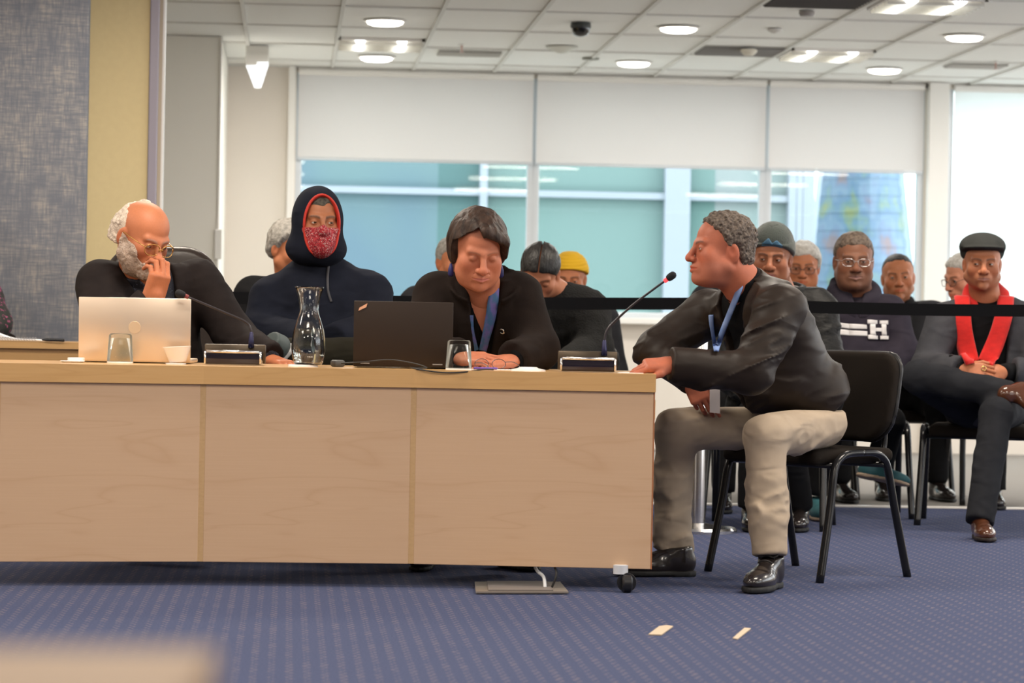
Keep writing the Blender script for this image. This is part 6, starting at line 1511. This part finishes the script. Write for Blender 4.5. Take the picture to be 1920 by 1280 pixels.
# --- further heads in the rows behind
def extra(label, chair, px, py, d, yaw, pitch=0, sc=1.05, hair=None, hm=None, top=None, byaw=0, collar=None, **h):
    hc = P(px, py, d); J = seated(hc, math.radians(byaw), 1.0); dx_ = h.pop('dx', 0.0)
    for k_ in LEGK + ('wrA', 'wrB'): J[k_] = J[k_] + V3(dx_, 0, 0)
    J['neck'] = hc + V3(0, .03, -.17) if not h.get('nk') is not None else h.pop('nk')
    pr = Person(label, hc, yaw, pitch, h.pop('roll', 0), sc, J=J, hs=.0036, **h)
    if hair: pr.on_head('hair', hair, hm, h=.0045)
    pr.body(); tf = top_field(J, .018, 1.06, 1.1, .008, px * .1, sleeve=1.3, shr=1.08, hem=-.08); pr.wear('jacket', tf, top, h=.013)
    if collar: pr.wear('collar', ring_collar(J, .088, .020, .045, .02, .25, front=(.02, .2)), top if collar is True else collar, keys=('neck',), h=.010, margin=.2)
    lower(pr, h=.022); sit(pr, chair, math.radians(byaw)); return pr
GREYH = hairmat('grey_hair', (.20, .19, .17), (.36, .34, .31)); SILV = hairmat('silver_hair', (.42, .39, .35), (.60, .57, .52)); BLKC = hairmat('cropped_dark', (.016, .013, .012), (.04, .033, .03))
M_BJ = cloth('black_jacket', (.010, .010, .011)); M_GRN = cloth('olive_jacket', (.12, .17, .075)); M_DKG = cloth('dark_grey_jumper', (.03, .03, .034))
full = ([0, .5, .9, 1.2, 1.45, 1.7, 2.2, 3.15], [.060, .056, .042, .02, -.02, -.02, -.05, -.07])
e8 = extra('grey-haired woman with glasses and an olive collar behind the beanie wearer', 'black visitor chair under the grey-haired woman with glasses', 1506, 500, 15.6, -12, 6, 1.12, hair_field(.014, full, .004, (50, 50, 24), 3), SILV, M_GRN, 0, True, skin=SKA['tan'], fat=.4, nose=1.15, open=.7)
specs(e8, M_WIRE, rx=.026, rz=.018, zc=-.010, y=-.108, rr=.0014)
extra('man with cropped dark hair in a black jacket in the back row', 'black visitor chair under the man in the back row', 1684, 520, 15.9, -10, 0, 1.12, hair_field(.004, ([0, .5, .9, 1.2, 1.45, 1.7, 2.2, 3.15], [.078, .070, .055, .03, -.005, .005, -.04, -.06]), .001, 90), BLKC, M_BJ, 0, True, skin=(.46, .225, .125), w=1.05, jaw=1.1, nose=1.2, open=.7, roll=-4, stub=.2)
e12 = extra('grey-haired person with dark glasses half hidden behind the flat cap', 'black visitor chair under the person half hidden behind the flat cap', 1806, 520, 15.3, -64, 14, 1.08, hair_field(.010, ([0, .5, .9, 1.2, 1.45, 1.7, 2.2, 3.15], [.066, .060, .04, .015, -.01, .0, -.03, -.05]), .003, 60), SILV, M_DKG, 0, False, skin=SKA['fair'], dx=.24)
specs(e12, M_WIRE, rr=.0014, y=-.106)
extra('person in a yellow beanie behind the woman looking down', 'black visitor chair under the person in the yellow beanie', 1068, 522, 14.9, -10, 10, 1.08, lambda p: smax(np.minimum(ell(p, (0, .016, .050), (.088, .108, .082)), smax(ell(p, (0, .014, .036), (.093, .113, .115)), p[:, 2] - .062, .006)) - .0015 * np.sin(p[:, 2] * 420), .026 - p[:, 2] - .35 * p[:, 1], .008), mat('yellow_knit', (.72, .42, .018), .9, bump=((160, 160, 300), .5, .002)), M_DKG, 0, False, skin=SKA['tan'], open=.7)
extra('grey-haired person seated behind the hooded man', 'black visitor chair behind the hooded man', 546, 466, 13.2, 42, 12, 1.08, hair_field(.014, full, .005, (60, 60, 30), 5), GREYH, M_BJ, -10, False, skin=SKA['tan'])
extra('grey-haired man mostly hidden behind the woman in the blazer', 'black visitor chair behind the woman in the blazer', 852, 490, 14.2, 20, 4, 1.05, hair_field(.007, full, .003, 70, 6), GREYH, M_DKG, 0, False, skin=SKA['tan'], open=.7)
extra('bald elderly person mostly hidden behind the man in profile', 'black visitor chair behind the man in profile', 1396, 486, 14.6, -30, 2, 1.10, hair_field(.003, ([0, 1.2, 1.45, 1.7, 3.15], [.2, .12, .03, .02, .0]), .001, 70, 6), SILV, M_DKG, 0, False, skin=(.60, .36, .26), open=.7)
# sleeve at the left edge
a = P(-26, 560, 13.5); el = P(-6, 606, 13.35); hw = P(-60, 628, 13.1)
hc = P(-60, 440, 13.5); J = seated(hc, 0); J.update(neck=P(-62, 515, 13.55), shA=P(-130, 545, 13.55), shB=a, elB=el, wrB=hw)
pr = Person('person in a patterned top at the extreme left edge', hc, -30, 10, 0, 1.05, J=J, hs=.005, skin=SKA['tan']); pr.on_head('hair', hair_field(.014, full, .004, 50), BLKC, h=.006); pr.body()
pr.wear('top', top_field(J, .016, 1.0, 1.0, .005, 3, sleeve=1.1), mat('patterned_top', (.015, .018, .016), .8, noise=((55, 55, 55), (.28, .06, .14), .55, .62)), h=.013)
lower(pr, h=.022); sit(pr, 'black visitor chair at the extreme left edge', 0)
